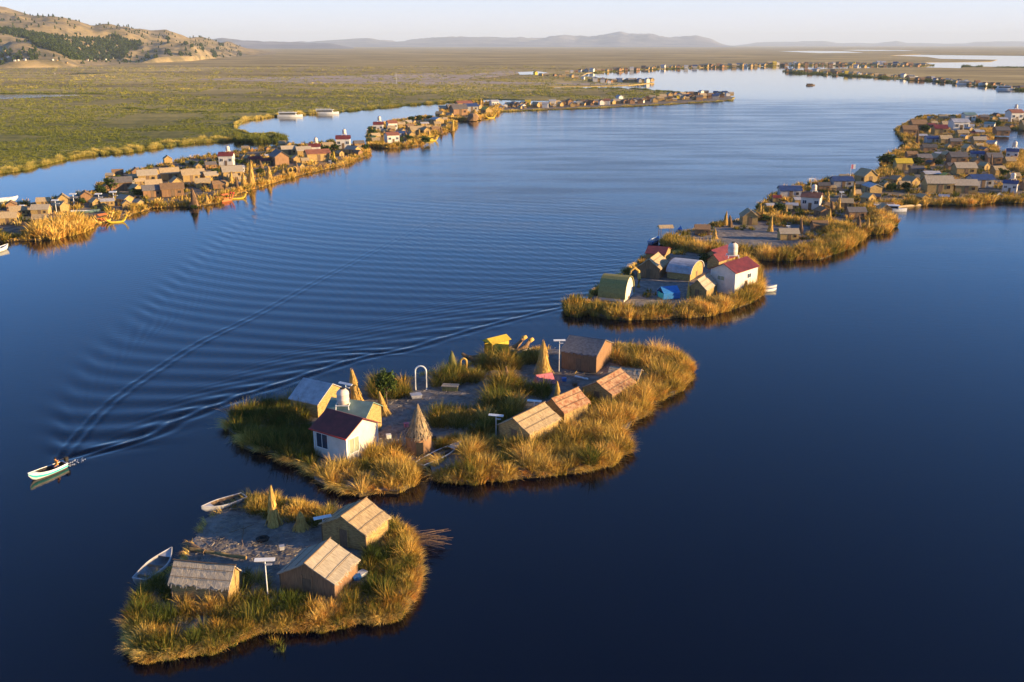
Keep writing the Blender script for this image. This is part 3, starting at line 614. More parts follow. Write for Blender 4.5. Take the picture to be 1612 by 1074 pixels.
def window(t, face, cx, cz, ww, hh, off, mat_='glass', frame_='white_paint'):
    """face: 'x+','x-','y+','y-' of a box centred at 0"""
    def bx(mb, a0, a1, z0, z1, d0, d1):
        s = 1 if face[1] == '+' else -1; lo, hi = sorted((s*(off+d0), s*(off+d1)))
        if face[0] == 'x': mb.box(lo, a0, z0, hi, a1, z1)
        else: mb.box(a0, lo, z0, a1, hi, z1)
        return mb
    f = MB(); b = .06
    for a0, a1, z0, z1 in ((cx-ww/2-b, cx-ww/2, cz-hh/2-b, cz+hh/2+b), (cx+ww/2, cx+ww/2+b, cz-hh/2-b, cz+hh/2+b), (cx-ww/2, cx+ww/2, cz+hh/2, cz+hh/2+b), (cx-ww/2, cx+ww/2, cz-hh/2-b, cz-hh/2), (cx-.02, cx+.02, cz-hh/2, cz+hh/2)): bx(f, a0, a1, z0, z1, 0, .06)
    fo = f.build('window', frame_, t); bx(MB(), cx-ww/2, cx+ww/2, cz-hh/2, cz+hh/2, 0, .02).build('pane', mat_, fo); return fo

# boats: local +x is the bow, z = 0 the waterline
def hull_pts(L, B, H, flare=.8, bowrise=.5, stern=.72, n=12):
    st = []
    for i in range(n+1):
        t = i/n; b = B/2*(stern+(1-stern)*math.sin(min(1, t*2)*math.pi/2)) if t < .5 else B/2*max(.02, (1-((t-.5)/.5)**1.7)); zs = H*(.62+.1*(1-t)+bowrise*t**3); zk = -.12+(zs+.02)*max(0, (t-.82)/.18)**2*.75
        x = -L/2+L*t; st.append((x, b, zk, zs))
    return st
def clear_boat(p, rz, L, B): FOOT.append((p.x, p.y, rz, L/2-.1, B/2-.05))
def rowboat(label, loc, rz, L=4.4, B=1.3, H=.6, hullmat='white_paint', inner='white_paint', stripe=None, group=None, cat='rowing boat', name='rowing_boat', bowrise=.5, s=1, gun='white_paint'):
    t = thing(name, label, cat, loc, rz, group, s); st = hull_pts(L, B, H, bowrise=bowrise); clear_boat(loc, rz, L, B)
    def shell(k, dz):
        vs = []; fs = []; m_ = 7
        for x, b, zk, zs in st:
            b2 = max(b-k, .005)
            vs += [(x, -b2, zs), (x, -b2*.9, zk+(zs-zk)*.5+dz), (x, -b2*.62, zk+(zs-zk)*.12+dz), (x, 0, zk+dz), (x, b2*.62, zk+(zs-zk)*.12+dz), (x, b2*.9, zk+(zs-zk)*.5+dz), (x, b2, zs)]
        for i in range(len(st)-1):
            for j in range(m_-1): a = i*m_+j; fs.append((a, a+1, a+m_+1, a+m_))
        fs.append(tuple(range(m_))); return vs, fs
    v, f = shell(0, 0); MB().add(v, f).build('hull', hullmat, t, True)
    v, f = shell(.05, .07); MB().add(v, f).build('inner_hull', inner, t, True)
    g = MB()
    for s_ in (-1, 1): g.tube([(x, s_*b, zs+.01) for x, b, zk, zs in st], .045, 6)
    g.tube([(st[0][0], -st[0][1], st[0][3]), (st[0][0], st[0][1], st[0][3])], .05, 6); g.build('gunwale', gun, t)
    dk = MB(); i9 = 9; vs = [(x, s_*b*.97, zs-.02) for x, b, zk, zs in st[i9:] for s_ in (-1, 1)]; dk.add(vs, [(2*i, 2*i+1, 2*i+3, 2*i+2) for i in range(len(st)-i9-1)]); dk.build('foredeck', gun, t)
    for f_ in (.22, .5):
        x, b, zk, zs = st[int(f_*12)]; MB().box(x-.13, -b*.93, zs-.2, x+.13, b*.93, zs-.16).build('bench', 'wood', t)
    if stripe:
        q = MB()
        for s_ in (-1, 1):
            for (f0, f1) in ((.40, .72),):
                vs = []
                for x, b, zk, zs in st: 
                    for ff in (f0, f1): vs.append((x, s_*(b*(.9+.1*max(0, (ff-.5)*2))+.03), zk+(zs-zk)*ff))
                q.add(vs, [(2*i, 2*i+1, 2*i+3, 2*i+2) for i in range(len(st)-1)])
        q.build('stripe', stripe, t)
    return t
def balsa(label, loc, rz, L=7, s=1, group='reed boats', cabin=True, head='reed_gold', hullc='reed_gold', cab='yellow', tips=.9, sh=1.3):
    t = thing('reed_boat', label, 'reed boat', loc, rz, group, s)
    for y in (-.75, .75):
        pts = []; rad = []
        for i in range(15):
            u = i/14*2-1; pts.append((u*L/2, y*(1-.1*abs(u)), .12+2.1*abs(u)**5*tips+.15*u*u)); rad.append(.48*(1-.62*abs(u)**3))
        MB().tube(pts, rad, 10).build('hull', hullc, t, True)
        MB().tube([(L/2*.99, y*.9, 2.2*tips), (L/2+.05, y*.9, 2.75*tips), (L/2+.45, y*.9, 2.85*tips), (L/2+.62, y*.9, 2.6*tips)], [.2, .32, .26, .14], 9).tube([(L/2, y*.9-.15, 2.95*tips), (L/2-.05, y*.9-.2, 3.2*tips)], .06, 5).tube([(L/2, y*.9+.15, 2.95*tips), (L/2-.05, y*.9+.2, 3.2*tips)], .06, 5).build('prow_head', head, t, True)
    MB().box(-L*.28, -.95, .5, L*.28, .95, .6).build('deck', 'mat_wall', t)
    if cabin:
        for x in (-1.3, 1.3):
            for y in (-.85, .85): MB().tube([(x, y, .6), (x, y, 2.3)], .05, 6).build('cabin_post', 'wood', t)
        MB().prism([(-1.05, 2.25), (1.05, 2.25), (0, 2.75)], -1.6, 1.6).build('cabin_roof', cab, t)
        MB().box(-1.25, -.9, .6, 1.25, -.84, sh).build('side_panel', cab, t); MB().box(-1.25, .84, .6, 1.25, .9, sh).build('side_panel', cab, t)
    return t
def launch(label, loc, rz, s=1, group='tour launches moored by the marsh', pm='white_paint'):
    t = thing('tour_launch', label, 'tour boat', loc, rz, group, s); t.scale = (s, s, s*.8); L = 15; st = hull_pts(L, 4, 1.7, bowrise=.5, stern=.85)
    vs = []; fs = []
    for x, b, zk, zs in st: vs += [(x, -b, zs), (x, -b*.85, -.3), (x, b*.85, -.3), (x, b, zs)]
    for i in range(len(st)-1):
        for j in range(4): a = i*4; fs.append((a+j, a+(j+1) % 4, a+4+(j+1) % 4, a+4+j))
    fs += [(0, 1, 2, 3), tuple(len(vs)-1-k for k in range(4))]; MB().add(vs, fs).build('hull', pm, t)
    MB().box(-6.6, -1.6, 1.3, 3.6, 1.6, 3.2).build('cabin', pm, t); MB().box(-6.2, -1.66, 1.75, 3.3, 1.66, 2.85).box(3.3, -1.3, 2.0, 3.64, 1.3, 2.8).build('window', 'dark', t)
    MB().box(-7, -1.8, 3.2, 4.2, 1.8, 3.36).build('roof', pm, t); r = MB()
    for y in (-1.6, 1.6):
        r.tube([(-6.8, y, 4.2), (2, y, 4.2)], .05, 5)
        for x in (-6.8, -4, -1, 2): r.tube([(x, y, 3.3), (x, y, 4.2)], .05, 5)
    r.build('rail', pm, t); return t
def arch(label, px, base, top, wpx, m='white_paint', group=None, thick=.09, rz=0, curl=False):
    h = hm_(px, base, base-top); w_ = wpx*MPP(px, base)/2; pts = [(-w_, 0, 0)]+[(-w_*math.cos(a), 0, h-w_+w_*math.sin(a)) for a in [i*math.pi/8 for i in range(9)]]+[(w_, 0, 0)]
    t = MB().tube(pts, thick, 8).build('arch', m); t.location = P(px, base, .4); t.rotation_euler = (0, 0, rz); tag(t, label, 'arch', group); return t
def leaf_quads(C, s, N3=None):
    N = len(C); a1 = rng.normal(0, 1, (N, 3)); a1 /= np.linalg.norm(a1, axis=1)[:, None]; a2 = np.cross(a1, rng.normal(0, 1, (N, 3))); a2 /= np.linalg.norm(a2, axis=1)[:, None]; V = np.zeros((N, 4, 3)); s = np.asarray(s)[:, None]
    for i, (p, q) in enumerate(((-1, -.5), (1, -.5), (1, .5), (-1, .5))): V[:, i] = C+a1*s*p+a2*s*q
    return V.reshape(-1, 3), np.arange(N*4).reshape(N, 4)
def make_tree(label, loc, h, r, n=900, ls=.09, group=None, name='tree'):
    t = thing(name, label, 'tree' if name == 'tree' else 'bush', loc, random.uniform(0, 6), group)
    tk = MB(); tk.tube([(0, 0, 0), (.05, .02, h*.3), (0, .05, h*.62)], [h*.035, h*.028, h*.012], 7); tips = []
    for k in range(9):
        a = k*2.4; z0 = h*random.uniform(.2, .5); e = (r*.6*math.cos(a), r*.6*math.sin(a), h*random.uniform(.45, .85)); tk.tube([(0, .03, z0), ((e[0])*.5, e[1]*.5, z0+(e[2]-z0)*.45), e], [h*.016, h*.011, h*.005], 5); tips.append(e)
    tips += [(random.gauss(0, r*.35), random.gauss(0, r*.35), h*random.uniform(.35, .93)) for _ in range(16)]
    tk.build('trunk', 'bark', t); k = rng.integers(0, len(tips), n); C = np.array(tips)[k]+rng.normal(0, 1, (n, 3))*np.array([r*.22, r*.22, h*.085]); V, Q = leaf_quads(C, rng.uniform(.6, 1.3, n)*ls)
    tn = np.repeat(np.clip(rng.uniform(.1, .8, len(tips))[k]+rng.normal(0, .15, n), 0, 1), 4); fast('crown', V, Q, M['leaves'], tn, parent=t); return t
def roll(label, a, b, r, m='mat_wall', name='reed_mat_roll', cat='mat roll', z=.55, group=None):
    pa = P(*a, z); pb = P(*b, z); n = 7; pts = [pa.lerp(pb, i/n)+Vector((random.uniform(-.06, .06), random.uniform(-.06, .06), random.uniform(-.03, .03))) for i in range(n+1)]
    o = MB().tube([p-pa for p in pts], [r*random.uniform(.8, 1.15) for _ in pts], 8).build(name, m); o.location = pa; tag(o, label, cat, group); return o

# ------------------------------------------------------------------ ISLAND 1, nearest, bottom left
isl1 = Z1([(45, 640), (42, 720), (60, 800), (50, 850), (110, 893), (230, 878), (330, 862), (430, 845), (560, 795), (640, 752), (720, 735), (800, 745), (960, 738), (1060, 722), (1180, 703), (1300, 688), (1375, 620), (1402, 540), (1395, 440), (1375, 340), (1340, 270), (1240, 215), (1160, 200), (1060, 185), (1010, 172), (880, 158), (740, 128), (600, 122), (530, 150), (470, 190), (400, 225), (370, 285), (335, 335), (310, 385), (270, 445), (205, 480), (150, 525), (90, 575)])
P1 = roughen(shrink(G(isl1), .955), .7, .9)
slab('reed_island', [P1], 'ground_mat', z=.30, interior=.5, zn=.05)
hut('long reed hut with a pale ribbed thatched roof, nearest the pale rowing boat', (272, 944), (361, 952), (381, 927), 27, 46, 'x', door=None, roof='pale_thatch')
hut('broad thatched hut with a shaded brown front gable, middle one of the nearest three', (439, 930), (527, 943), (566, 906), 26, 48, 'y', wall='brown_wall', roof='pale_thatch')
hut('tall yellow-walled hut with bright straw roof beside the reed stems over the water', (514, 850), (577, 872), (606, 842), 27, 46, 'y', roof='thatch')
tlamp('white T-shaped lamp post between the ribbed-roof hut and the brown-gabled hut', 422, 942, 885, R(4))
tlamp('white T-shaped lamp post in front of the tall yellow-walled hut', 510, 850, 816, R(24))
reed_stack('tall golden reed stack standing in the reeds behind the open yard', 431, 826, 772, 21, group=None)
reed_stack('small squat straw heap beside the tall golden reed stack', 474, 832, 808, 22, group=None)
rowboat('pale grey rowing boat pulled up beside the ribbed-roof hut', P(247, 898, .3), math.atan2(*(lambda d: (d.y, d.x))(P(275, 872)-P(220, 920))), L=(P(275, 872)-P(220, 920)).length*.92, B=1.7, H=.75, inner='grey_wall', hullmat='tin_roof', gun='tin_roof')
rowboat('weathered grey rowing boat half hidden by reeds behind the yard', P(352, 797, .3), math.atan2(*(lambda d: (d.y, d.x))(P(322, 807)-P(385, 786))), L=(P(322, 807)-P(385, 786)).length*1.05, B=1.5, H=.6, hullmat='tin_roof', inner='wood', gun='tin_roof')
roll('long rolled reed mat lying between the yard and the ribbed-roof hut', (300, 864), (388, 879), .16, z=.6)
roll('short broken reed bundle at the yard edge near the pale rowing boat', (296, 856), (322, 869), .2, m='brown_thatch', name='reed_bundle', cat='reed bundle')
for i, (a, b, lab) in enumerate([((362, 838), (400, 826), 'thin grey pole lying across the open yard, pointing at the reed stack'), ((384, 828), (381, 862), 'thin grey pole lying lengthwise in the middle of the yard'), ((320, 852), (336, 868), 'short dark stick by the water side of the yard')]): roll(lab, a, b, .035, m='wood', name='wooden_pole', cat='pole', z=.48)
# cut reed stems sticking out over the water at the right
mb = MB(); o0 = P(650, 850, .5)
for k in range(60):
    a = random.uniform(-.55, .35); l = random.uniform(1.2, 3.4); z0 = random.uniform(-.15, .25); s0 = Vector((random.uniform(-.6, .4), random.uniform(-.9, .9), z0)); mb.tube([s0, s0+Vector((math.cos(a)*l*.5, math.sin(a)*l*.5, .1)), s0+Vector((math.cos(a)*l, math.sin(a)*l, random.uniform(-.15, .25)))], .015, 4)
o = mb.build('reed_pile', 'brown_thatch'); o.location = o0; tag(o, 'loose pile of brown reed stems sticking out over the water', 'reed pile')
mb = MB(); mb.lathe([(.01, .0), (.5, .02), (.55, .16), (.38, .2), (.3, .06), (.01, .05)], 16, .1); o = mb.build('fire_ring', 'dark'); o.location = P(414, 850, .42); tag(o, 'dark ring of ash in the middle of the nearest yard', 'fire pit')
def bin_(label, px, py, m, w_=.5, d_=.4, h_=.35, rz=.3, name='crate', cat='crate'):
    t = thing(name, label, cat, P(px, py, .42), rz); mb = MB(); mb.add([(-w_/2, -d_/2, 0), (w_/2, -d_/2, 0), (w_/2, d_/2, 0), (-w_/2, d_/2, 0), (-w_*.58, -d_*.58, h_), (w_*.58, -d_*.58, h_), (w_*.58, d_*.58, h_), (-w_*.58, d_*.58, h_)], [(0, 1, 5, 4), (1, 2, 6, 5), (2, 3, 7, 6), (3, 0, 4, 7), (3, 2, 1, 0)]); mb.build('body', m, t)
    MB().box(-w_*.6, -d_*.6, h_, w_*.6, d_*.6, h_+.04).build('lid', m, t); return t
bin_('blue tub lying in the reeds beside the brown-gabled hut', 562, 912, 'blue_paint', .5, .45, .3, name='tub', cat='tub')
bin_('white sack next to the blue tub in the reeds', 570, 906, 'white_paint', .6, .5, .28, .9, name='sack', cat='sack')
bin_('pale blue bucket at the edge of the nearest yard', 444, 865, 'tin_roof', .35, .35, .3, name='bucket', cat='bucket')
K1 = .029
pz = []; CLIP[0] = shrink(P1, .97)
pz += zone(Z1([(60, 640), (48, 720), (68, 800), (62, 845), (115, 878), (230, 860), (430, 832), (560, 782), (650, 738), (780, 725), (960, 722), (1180, 688), (1300, 672), (1362, 610), (1388, 540), (1382, 440), (1360, 340), (1330, 280), (1250, 235), (1230, 330), (1150, 400), (1080, 500), (1020, 590), (740, 570), (600, 470), (585, 500), (560, 600), (530, 630), (270, 600), (175, 520)]), 2.8, 1.45, 100, K1, tone=.35, tv=.5, rad=.34, spread=.6, gaps=.36)
pz += zone(Z1([(60, 690), (68, 845), (115, 872), (430, 832), (640, 740), (560, 700), (300, 760), (120, 700)]), 1.5, 1.0, 90, K1, tone=.50, tv=.3, rad=.3, spread=.8)
pz += zone(Z1([(1240, 230), (1370, 400), (1385, 560), (1290, 560), (1230, 420)]), 2.0, 1.35, 100, K1, tone=.72, tv=.2, rad=.35, spread=.7)  # tone raised towards gold to colour in the sunlit right edge
pz += zone(Z1([(540, 130), (500, 180), (640, 222), (700, 238), (900, 268), (960, 262), (1000, 190), (960, 165), (880, 160), (740, 130), (610, 125)]), 3.0, 1.3, 95, K1, tone=.36, tv=.35, rad=.4)
pz += fringe(P1, 0, 1, 60, .5, .04, tone=.8, band=.5)
pz += fringe(P1, .02, .54, 240, .6, .035, tone=.96, band=.55, lean=(.6, 1.3), inset=.35, gap=-.3)
pz += band(P1, 8, 1.1, .029, 95, .5, 1.0, 0, .58, skip=.30, tv=.45)
reeds_object('tall green and golden reeds round the nearest island', pz)
litter('loose straw scattered over the yard of the nearest island', P1, 5500, (.15, .6), .015, z=.40, tone=.62)
CLIP[0] = None
o = reeds_object('sparse reed shoots standing in the water before the nearest island', zone([(422, 1010), (448, 1010), (446, 1030), (424, 1030)], 6, .7, 14, .03, tone=.3, rad=.25))

# ------------------------------------------------------------------ ISLAND 2, the long one in the middle
isl2 = [(345, 662), (350, 682), (375, 707), (430, 727), (490, 748), (508, 772), (560, 786), (620, 781), (652, 766), (658, 736), (686, 722), (735, 697), (742, 702), (690, 732), (680, 760), (740, 765), (800, 761), (860, 755), (930, 745), (970, 735), (995, 714), (987, 684), (1003, 665), (1030, 650), (1032, 634), (1080, 614), (1093, 588), (1080, 566), (1030, 552), (965, 542), (900, 548), (830, 552), (770, 556), (740, 575), (700, 582), (640, 599), (590, 606), (540, 618), (480, 630), (440, 635), (385, 642)]
P2 = roughen(shrink(G(isl2), .975), 1.2, 1.3)
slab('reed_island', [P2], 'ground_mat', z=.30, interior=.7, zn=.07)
def white_cabin(label, A, B, C, eave, ridge, axis, roof='red_roof', group='white cabins on the lake', wins=(), near=True, wall='white_wall'):
    c, rz, L, W = frame(A, B, C, axis); e = hm_(*B, eave); r = hm_(*B, ridge); t = thing('white_cabin', label, 'cabin', c, rz, group)
    gable(t, L, W, e, r, wall=wall, roof=roof, door=None, near=False, ov=.28)
    for f, cx, cz, ww, hh in wins:
        window(t, f, cx*(W if f[0] == 'x' else L), cz*e, ww, hh, (L if f[0] == 'x' else W)/2, 'curtain' if f == 'x+' and roof == 'red_roof' else 'glass')
    for x in (-L/2, L/2):
        for y in (-W/2, W/2): MB().box(x-.05, y-.05, 0, x+.05, y+.05, e-.02).build('corner_trim', 'white_paint', t)
    if near and roof == 'red_roof':
        q = MB(); s = 1
        for s in (-1, 1):
            for k in range(int(L/.35)):
                x = -L/2+.2+k*.35; y1 = s*(W/2+.25); z1 = e-(r-e)/(W/2)*.25; q.add([(x-.03, 0, r+.12), (x+.03, 0, r+.12), (x+.03, y1, z1+.12), (x-.03, y1, z1+.12)], [(0, 1, 2, 3)])
        q.build('roof_seams', roof, t)
        MB().box(-L/2-.3, -W/2-.42, e-(r-e)/(W/2)*.28-.02, L/2+.3, -W/2-.30, e-(r-e)/(W/2)*.28+.1).build('gutter', 'red_paint', t)
        MB().box(-.45, W/2, 0, .45, W/2+.04, 1.9).build('door', 'wood', t)
    return t
white_cabin('white cabin with dark red roof and two big windows on the middle island', (496, 716), (547, 732), (596, 708), 43, 60, 'x', wins=(('y-', -.25, .60, 1.5, 1.5), ('x+', -.27, .60, 1.3, 1.5)), group=None)
hut('green-roofed house with a sunlit yellow gable behind the red-roofed cabin', (506, 690), (572, 694), (607, 672), 34, 50, 'x', group=None, roof='green_roof', wall='mat_wall', door=None, near=False, name='house', cat='house')
hut('tall hut with a white tin roof and torn straw gable, behind the green-roofed house', (472, 648), (504, 662), (534, 636), 22, 42, 'x', group=None, roof='tin_roof', wall='mat_wall', door=None, near=False)
_p = P(544, 681, 0); tank('pinkish water tank on a white stand above the green-roofed house', (P(543, 684, .4).x, P(543, 684, .4).y, hm_(543, 684, 34)+.55), 1.15, legs=.75)
tlamp('white T-shaped lamp post rising behind the pinkish water tank', 547, 662, 606, R(-30), w=1.8)
reed_stack('tall reed stack leaning left behind the pinkish water tank', 563, 640, 588, 26, lean=(-.5, .3), col='reed_gold')
reed_stack('slim reed stack beside the green-roofed house, on the yard side', 606, 652, 620, 18, lean=(-.5, 0))
cone_hut('round reed hut with a pointed straw roof by the moored boat', 658, 716, 691, 647, 44)
reed_stack('pointed green-brown reed stack with a knob top in the middle reeds', 797, 606, 580, 17, col='brown_thatch')
reed_stack('tall golden reed stack left of the dark-roofed hut', 855, 588, 541, 28)
reed_stack('slim golden reed stack behind the two joined tan huts', 877, 632, 604, 14)
reed_stack('green leaf-shaped reed bundle at the water behind the small arch', 712, 584, 556, 20, col='green_wall', group=None)
arch('tall white hooped arch at the back edge of the middle island', 663, 614, 577, 17)
arch('small yellow reed arch among the reeds near the dark reed boat', 730, 590, 565, 9, m='reed_gold', thick=.14)
bin_('light blue plastic tub on the yard below the white arch', 655, 626, 'tin_roof', 1.1, .9, .4, name='tub', cat='tub')
t = thing('picnic_table', 'low greenish box with a pale top on the middle island yard', 'table', P(709, 614, .4), R(-8)); MB().box(-.9, -.45, 0, .9, .45, .55).build('body', 'green_wall', t); MB().box(-1, -.55, .55, 1, .55, .63).build('top', 'pale_thatch', t)
t = thing('tent', 'pink and red cloth tent on the middle island yard', 'tent', P(857, 602, .4), R(25)); MB().prism([(-1, 0), (1, 0), (.1, 1.15)], -1.1, 1.1).build('cloth', 'pink_cloth', t); MB().tube([(-1.3, 0, 1.15), (1.3, 0, 1.15)], .03, 5).build('pole', 'wood', t)
t = thing('boulder_heap', 'low dark mound of turf beside the small yellow arch', 'turf heap', P(778, 592, .35), 0); MB().lathe([(1.0, 0), (.95, .3), (.6, .55), (.05, .62)], 14, .15).build('turf', 'wood', t)
hut('large hut with dark grey roof and sunlit right gable at the back of the island', (884, 580), (938, 588), (962, 567), 28, 42, 'x', roof='dark_roof', wall='brown_wall', door='side', group=None)
hut('small hut with a white weathered roof partly hidden by tall reeds', (958, 607), (1003, 613), (1010, 600), 16, 24, 'x', roof='pale_thatch', wall='mat_wall', door=None)
hut('hut with blotchy rust-brown roof in front of the white-roofed hut', (920, 628), (964, 640), (994, 618), 18, 32, 'y', roof='rusty_roof', wall='mat_wall')
hut('wide tan-roofed hut with sunlit side wall, the nearer of two joined huts', (785, 692), (833, 706), (880, 681), 24, 40, 'y', roof='thatch', wall='mat_wall')
hut('brown-roofed hut tucked behind the wide tan-roofed hut', (858, 662), (889, 675), (920, 655), 24, 39, 'y', roof='rusty_roof', wall='mat_wall')
tlamp('white T-shaped lamp post behind the wide tan-roofed hut, nearer the moored boat', 781, 690, 655, R(-14), w=1.6)
tlamp('white T-shaped lamp post behind the brown-roofed hut', 841, 662, 632, R(-14), w=1.6)
tlamp('tall white T-shaped lamp post left of the dark-roofed hut', 880, 585, 537, R(4), w=1.5)
d = P(727, 702)-P(662, 734); rowboat('long grey rowing boat moored in the gap between the reeds, something pink inside', P(694, 720, .1), math.atan2(d.y, d.x), L=d.length, B=1.6, H=.6, hullmat='grey_wall', gun='white_paint', inner='wood')
o = MB().lathe([(.16, 0), (.2, .1), (.12, .2), (.02, .22)], 8, .2).build('bag', 'pink_cloth'); o.location = P(672, 728, .35); tag(o, 'small pink bag lying in the long grey rowing boat', 'bag')
d = P(700, 704)-P(742, 686); roll('pale plank walkway behind the long grey rowing boat', (712, 700), (742, 684), .12, name='plank', cat='plank')
roll('white plank lying on the yard in front of the dark-roofed hut', (905, 592), (926, 597), .12, m='white_paint', name='plank', cat='plank')
roll('long thin pole leaning on the ground before the dark-roofed hut', (905, 589), (914, 572), .04, m='reed_gold', name='wooden_pole', cat='pole')
FOOT.append((P(688, 736).x, P(688, 736).y, .5, 2.6, 2.0))
balsa('dark double-hulled reed boat with a bright yellow cabin behind the middle island', P(782, 562, .05), R(40), L=10, s=1.05, cab='yellow', hullc='brown_thatch', tips=.5, sh=2.15)
make_tree('round dark leafy tree beside the white arch on the middle island', P(609, 636, .38), hm_(609, 636, 46), hm_(609, 636, 17), 1500, .13)
roll('pale jetty plank beside the yellow-cabin reed boat', (812, 556), (838, 548), .14, m='pale_thatch', name='jetty_plank', cat='plank')
for (px, py, c_, lab) in ((640, 672, 'pink_cloth', 'small dark red bucket on the yard near the round reed hut'), (612, 690, 'white_paint', 'small white bottle standing by the red-roofed cabin'), (683, 694, 'dark', 'black pot on the ground beside the round reed hut'), (888, 600, 'blue_paint', 'small blue barrel on the yard near the pink tent'), (905, 608, 'wood', 'brown chest in front of the rust-roofed hut')): bin_(lab, px, py, c_, .45, .4, .4, name='container', cat='container')
K2 = .036; pz = []; CLIP[0] = shrink(P2, .985)
pz += zone([(350, 664), (354, 682), (380, 703), (430, 722), (490, 742), (500, 728), (493, 700), (488, 672), (472, 642), (440, 642), (388, 648)], 2.4, 1.9, 85, K2, tone=.2, tv=.35, rad=.45)  # tone lowered to colour in the shade over this left mass
pz += zone([(500, 745), (515, 772), (560, 781), (620, 776), (648, 760), (652, 735), (640, 718), (600, 714), (575, 730), (548, 738)], 1.8, 1.9, 95, K2, tone=.68, tv=.28, rad=.45, spread=.7)
pz += zone([(706, 757), (740, 761), (860, 750), (930, 740), (968, 730), (990, 712), (982, 686), (996, 666), (985, 655), (940, 650), (925, 655), (915, 668), (888, 688), (838, 710), (785, 700), (760, 700), (740, 712), (716, 736)], 1.55, 2.1, 95, K2, tone=.56, tv=.36, rad=.45, spread=.7)
pz += zone([(930, 664), (996, 666), (1026, 648), (1030, 632), (1012, 612), (995, 622), (964, 642)], 1.5, 2.3, 90, K2, tone=.64, tv=.25, rad=.5, spread=.65)  # golder tone colours in sunlight on the right side
pz += zone([(1012, 606), (1034, 631), (1078, 612), (1090, 590), (1078, 570), (1030, 558), (968, 552), (958, 566), (975, 580), (1012, 590)], 1.4, 2.3, 90, K2+.01, tone=.66, tv=.28, rad=.5, spread=.65)
for q in ([(672, 674), (738, 682), (742, 656), (690, 650)], [(748, 668), (802, 672), (826, 640), (770, 632)], [(770, 618), (862, 634), (872, 618), (800, 606)], [(680, 612), (758, 606), (760, 594), (700, 590)], [(752, 588), (815, 588), (820, 570), (758, 572)], [(640, 600), (585, 606), (588, 634), (644, 628)], [(822, 575), (848, 580), (850, 562), (826, 560)], [(905, 640), (925, 655), (935, 640), (915, 628)], [(740, 690), (765, 695), (790, 680), (765, 672)]):
    pz += zone(q, 2.6, 2.3, 80, K2, tone=.34, tv=.32, rad=.5, spread=.7)
pz += fringe(P2, 0, 1, 60, .6, .05, tone=.78, band=.6)
pz += fringe(P2, 0, .56, 120, .9, .05, tone=.84, band=.8, lean=(.7, 1.5), inset=.35, gap=.05)
pz += band(P2, 5, 1.6, .036, 85, .62, 1.5, .17, .62, skip=.12, tv=.3)
CLIP[0] = None
reeds_object('tall golden and olive reeds round the long middle island', pz)
litter('loose straw over the yards of the middle island', P2, 7000, (.2, .8), .03, z=.42, tone=.6)

# ------------------------------------------------------------------ the motor boat with its driver
d = P(46, 757)-P(104, 733); bl = d.length*.98; brz = math.atan2(d.y, d.x); bc = P(75, 746, .02)
mboat = rowboat('white motor boat with a turquoise stripe, driver at the stern, cutting a long wake', bc, brz, L=bl, B=1.3, H=.62, stripe='aqua_paint', bowrise=.75, inner='dark', cat='motor boat', name='motor_boat')
e = MB(); e.box(-bl/2-.35, -.16, .45, -bl/2-.02, .16, .95).tube([(-bl/2-.18, 0, .5), (-bl/2-.2, 0, -.4)], .07, 6).tube([(-bl/2-.1, 0, .85), (-bl/2+.55, .08, .95)], .03, 6); e.build('outboard_motor', 'dark', mboat)
def person(label, loc, rz, J, radii, s=1.0):
    me = bpy.data.meshes.new('person'); names = list(J); idx = {n: i for i, n in enumerate(names)}
    E_ = [('pelvis', 'belly'), ('belly', 'chest'), ('chest', 'neck'), ('neck', 'head'), ('head', 'crown')]
    for s_ in ('l', 'r'): E_ += [('pelvis', 'hip'+s_), ('hip'+s_, 'knee'+s_), ('knee'+s_, 'ankle'+s_), ('ankle'+s_, 'toe'+s_), ('chest', 'sho'+s_), ('sho'+s_, 'elb'+s_), ('elb'+s_, 'wri'+s_), ('wri'+s_, 'palm'+s_)]
    me.from_pydata([J[n] for n in names], [(idx[a], idx[b]) for a, b in E_], []); o = link(bpy.data.objects.new('person', me)); o.location = loc; o.rotation_euler = (0, 0, rz)
    m = o.modifiers.new('skin', 'SKIN'); sv_ = me.skin_vertices[0].data if me.skin_vertices else None
    if sv_ is None: bm = bmesh.new(); bm.from_mesh(me); bm.verts.layers.skin.verify(); bm.to_mesh(me); bm.free(); sv_ = me.skin_vertices[0].data
    for n in names: sv_[idx[n]].radius = radii[n]; sv_[idx[n]].use_root = n == 'pelvis'
    m2 = o.modifiers.new('sub', 'SUBSURF'); m2.levels = 2; m2.render_levels = 2; me.materials.append(M['jacket']); tag(o, label, 'person'); return o
J = dict(pelvis=(0, 0, .0), belly=(.03, 0, .2), chest=(.08, 0, .42), neck=(.1, 0, .56), head=(.13, 0, .66), crown=(.14, 0, .78)); RR = dict(pelvis=(.15, .12), belly=(.14, .11), chest=(.17, .12), neck=(.06, .06), head=(.09, .1), crown=(.06, .07))
for s_, k in (('l', 1), ('r', -1)):
    J.update({'hip'+s_: (.05, .11*k, -.02), 'knee'+s_: (.46, .16*k, .06), 'ankle'+s_: (.52, .16*k, -.33), 'toe'+s_: (.68, .17*k, -.37), 'sho'+s_: (.08, .2*k, .46)})
    RR.update({'hip'+s_: (.1, .1), 'knee'+s_: (.07, .07), 'ankle'+s_: (.05, .05), 'toe'+s_: (.04, .04), 'sho'+s_: (.08, .08), 'elb'+s_: (.055, .055), 'wri'+s_: (.035, .035), 'palm'+s_: (.04, .03)})
J.update(elbl=(.2, .3, .2), wril=(.4, .22, .1), palml=(.47, .2, .08), elbr=(-.1, -.34, .24), wrir=(-.3, -.3, .32), palmr=(-.37, -.28, .33))
cs, sn = math.cos(brz), math.sin(brz); off = -bl*.29
fm = MB()
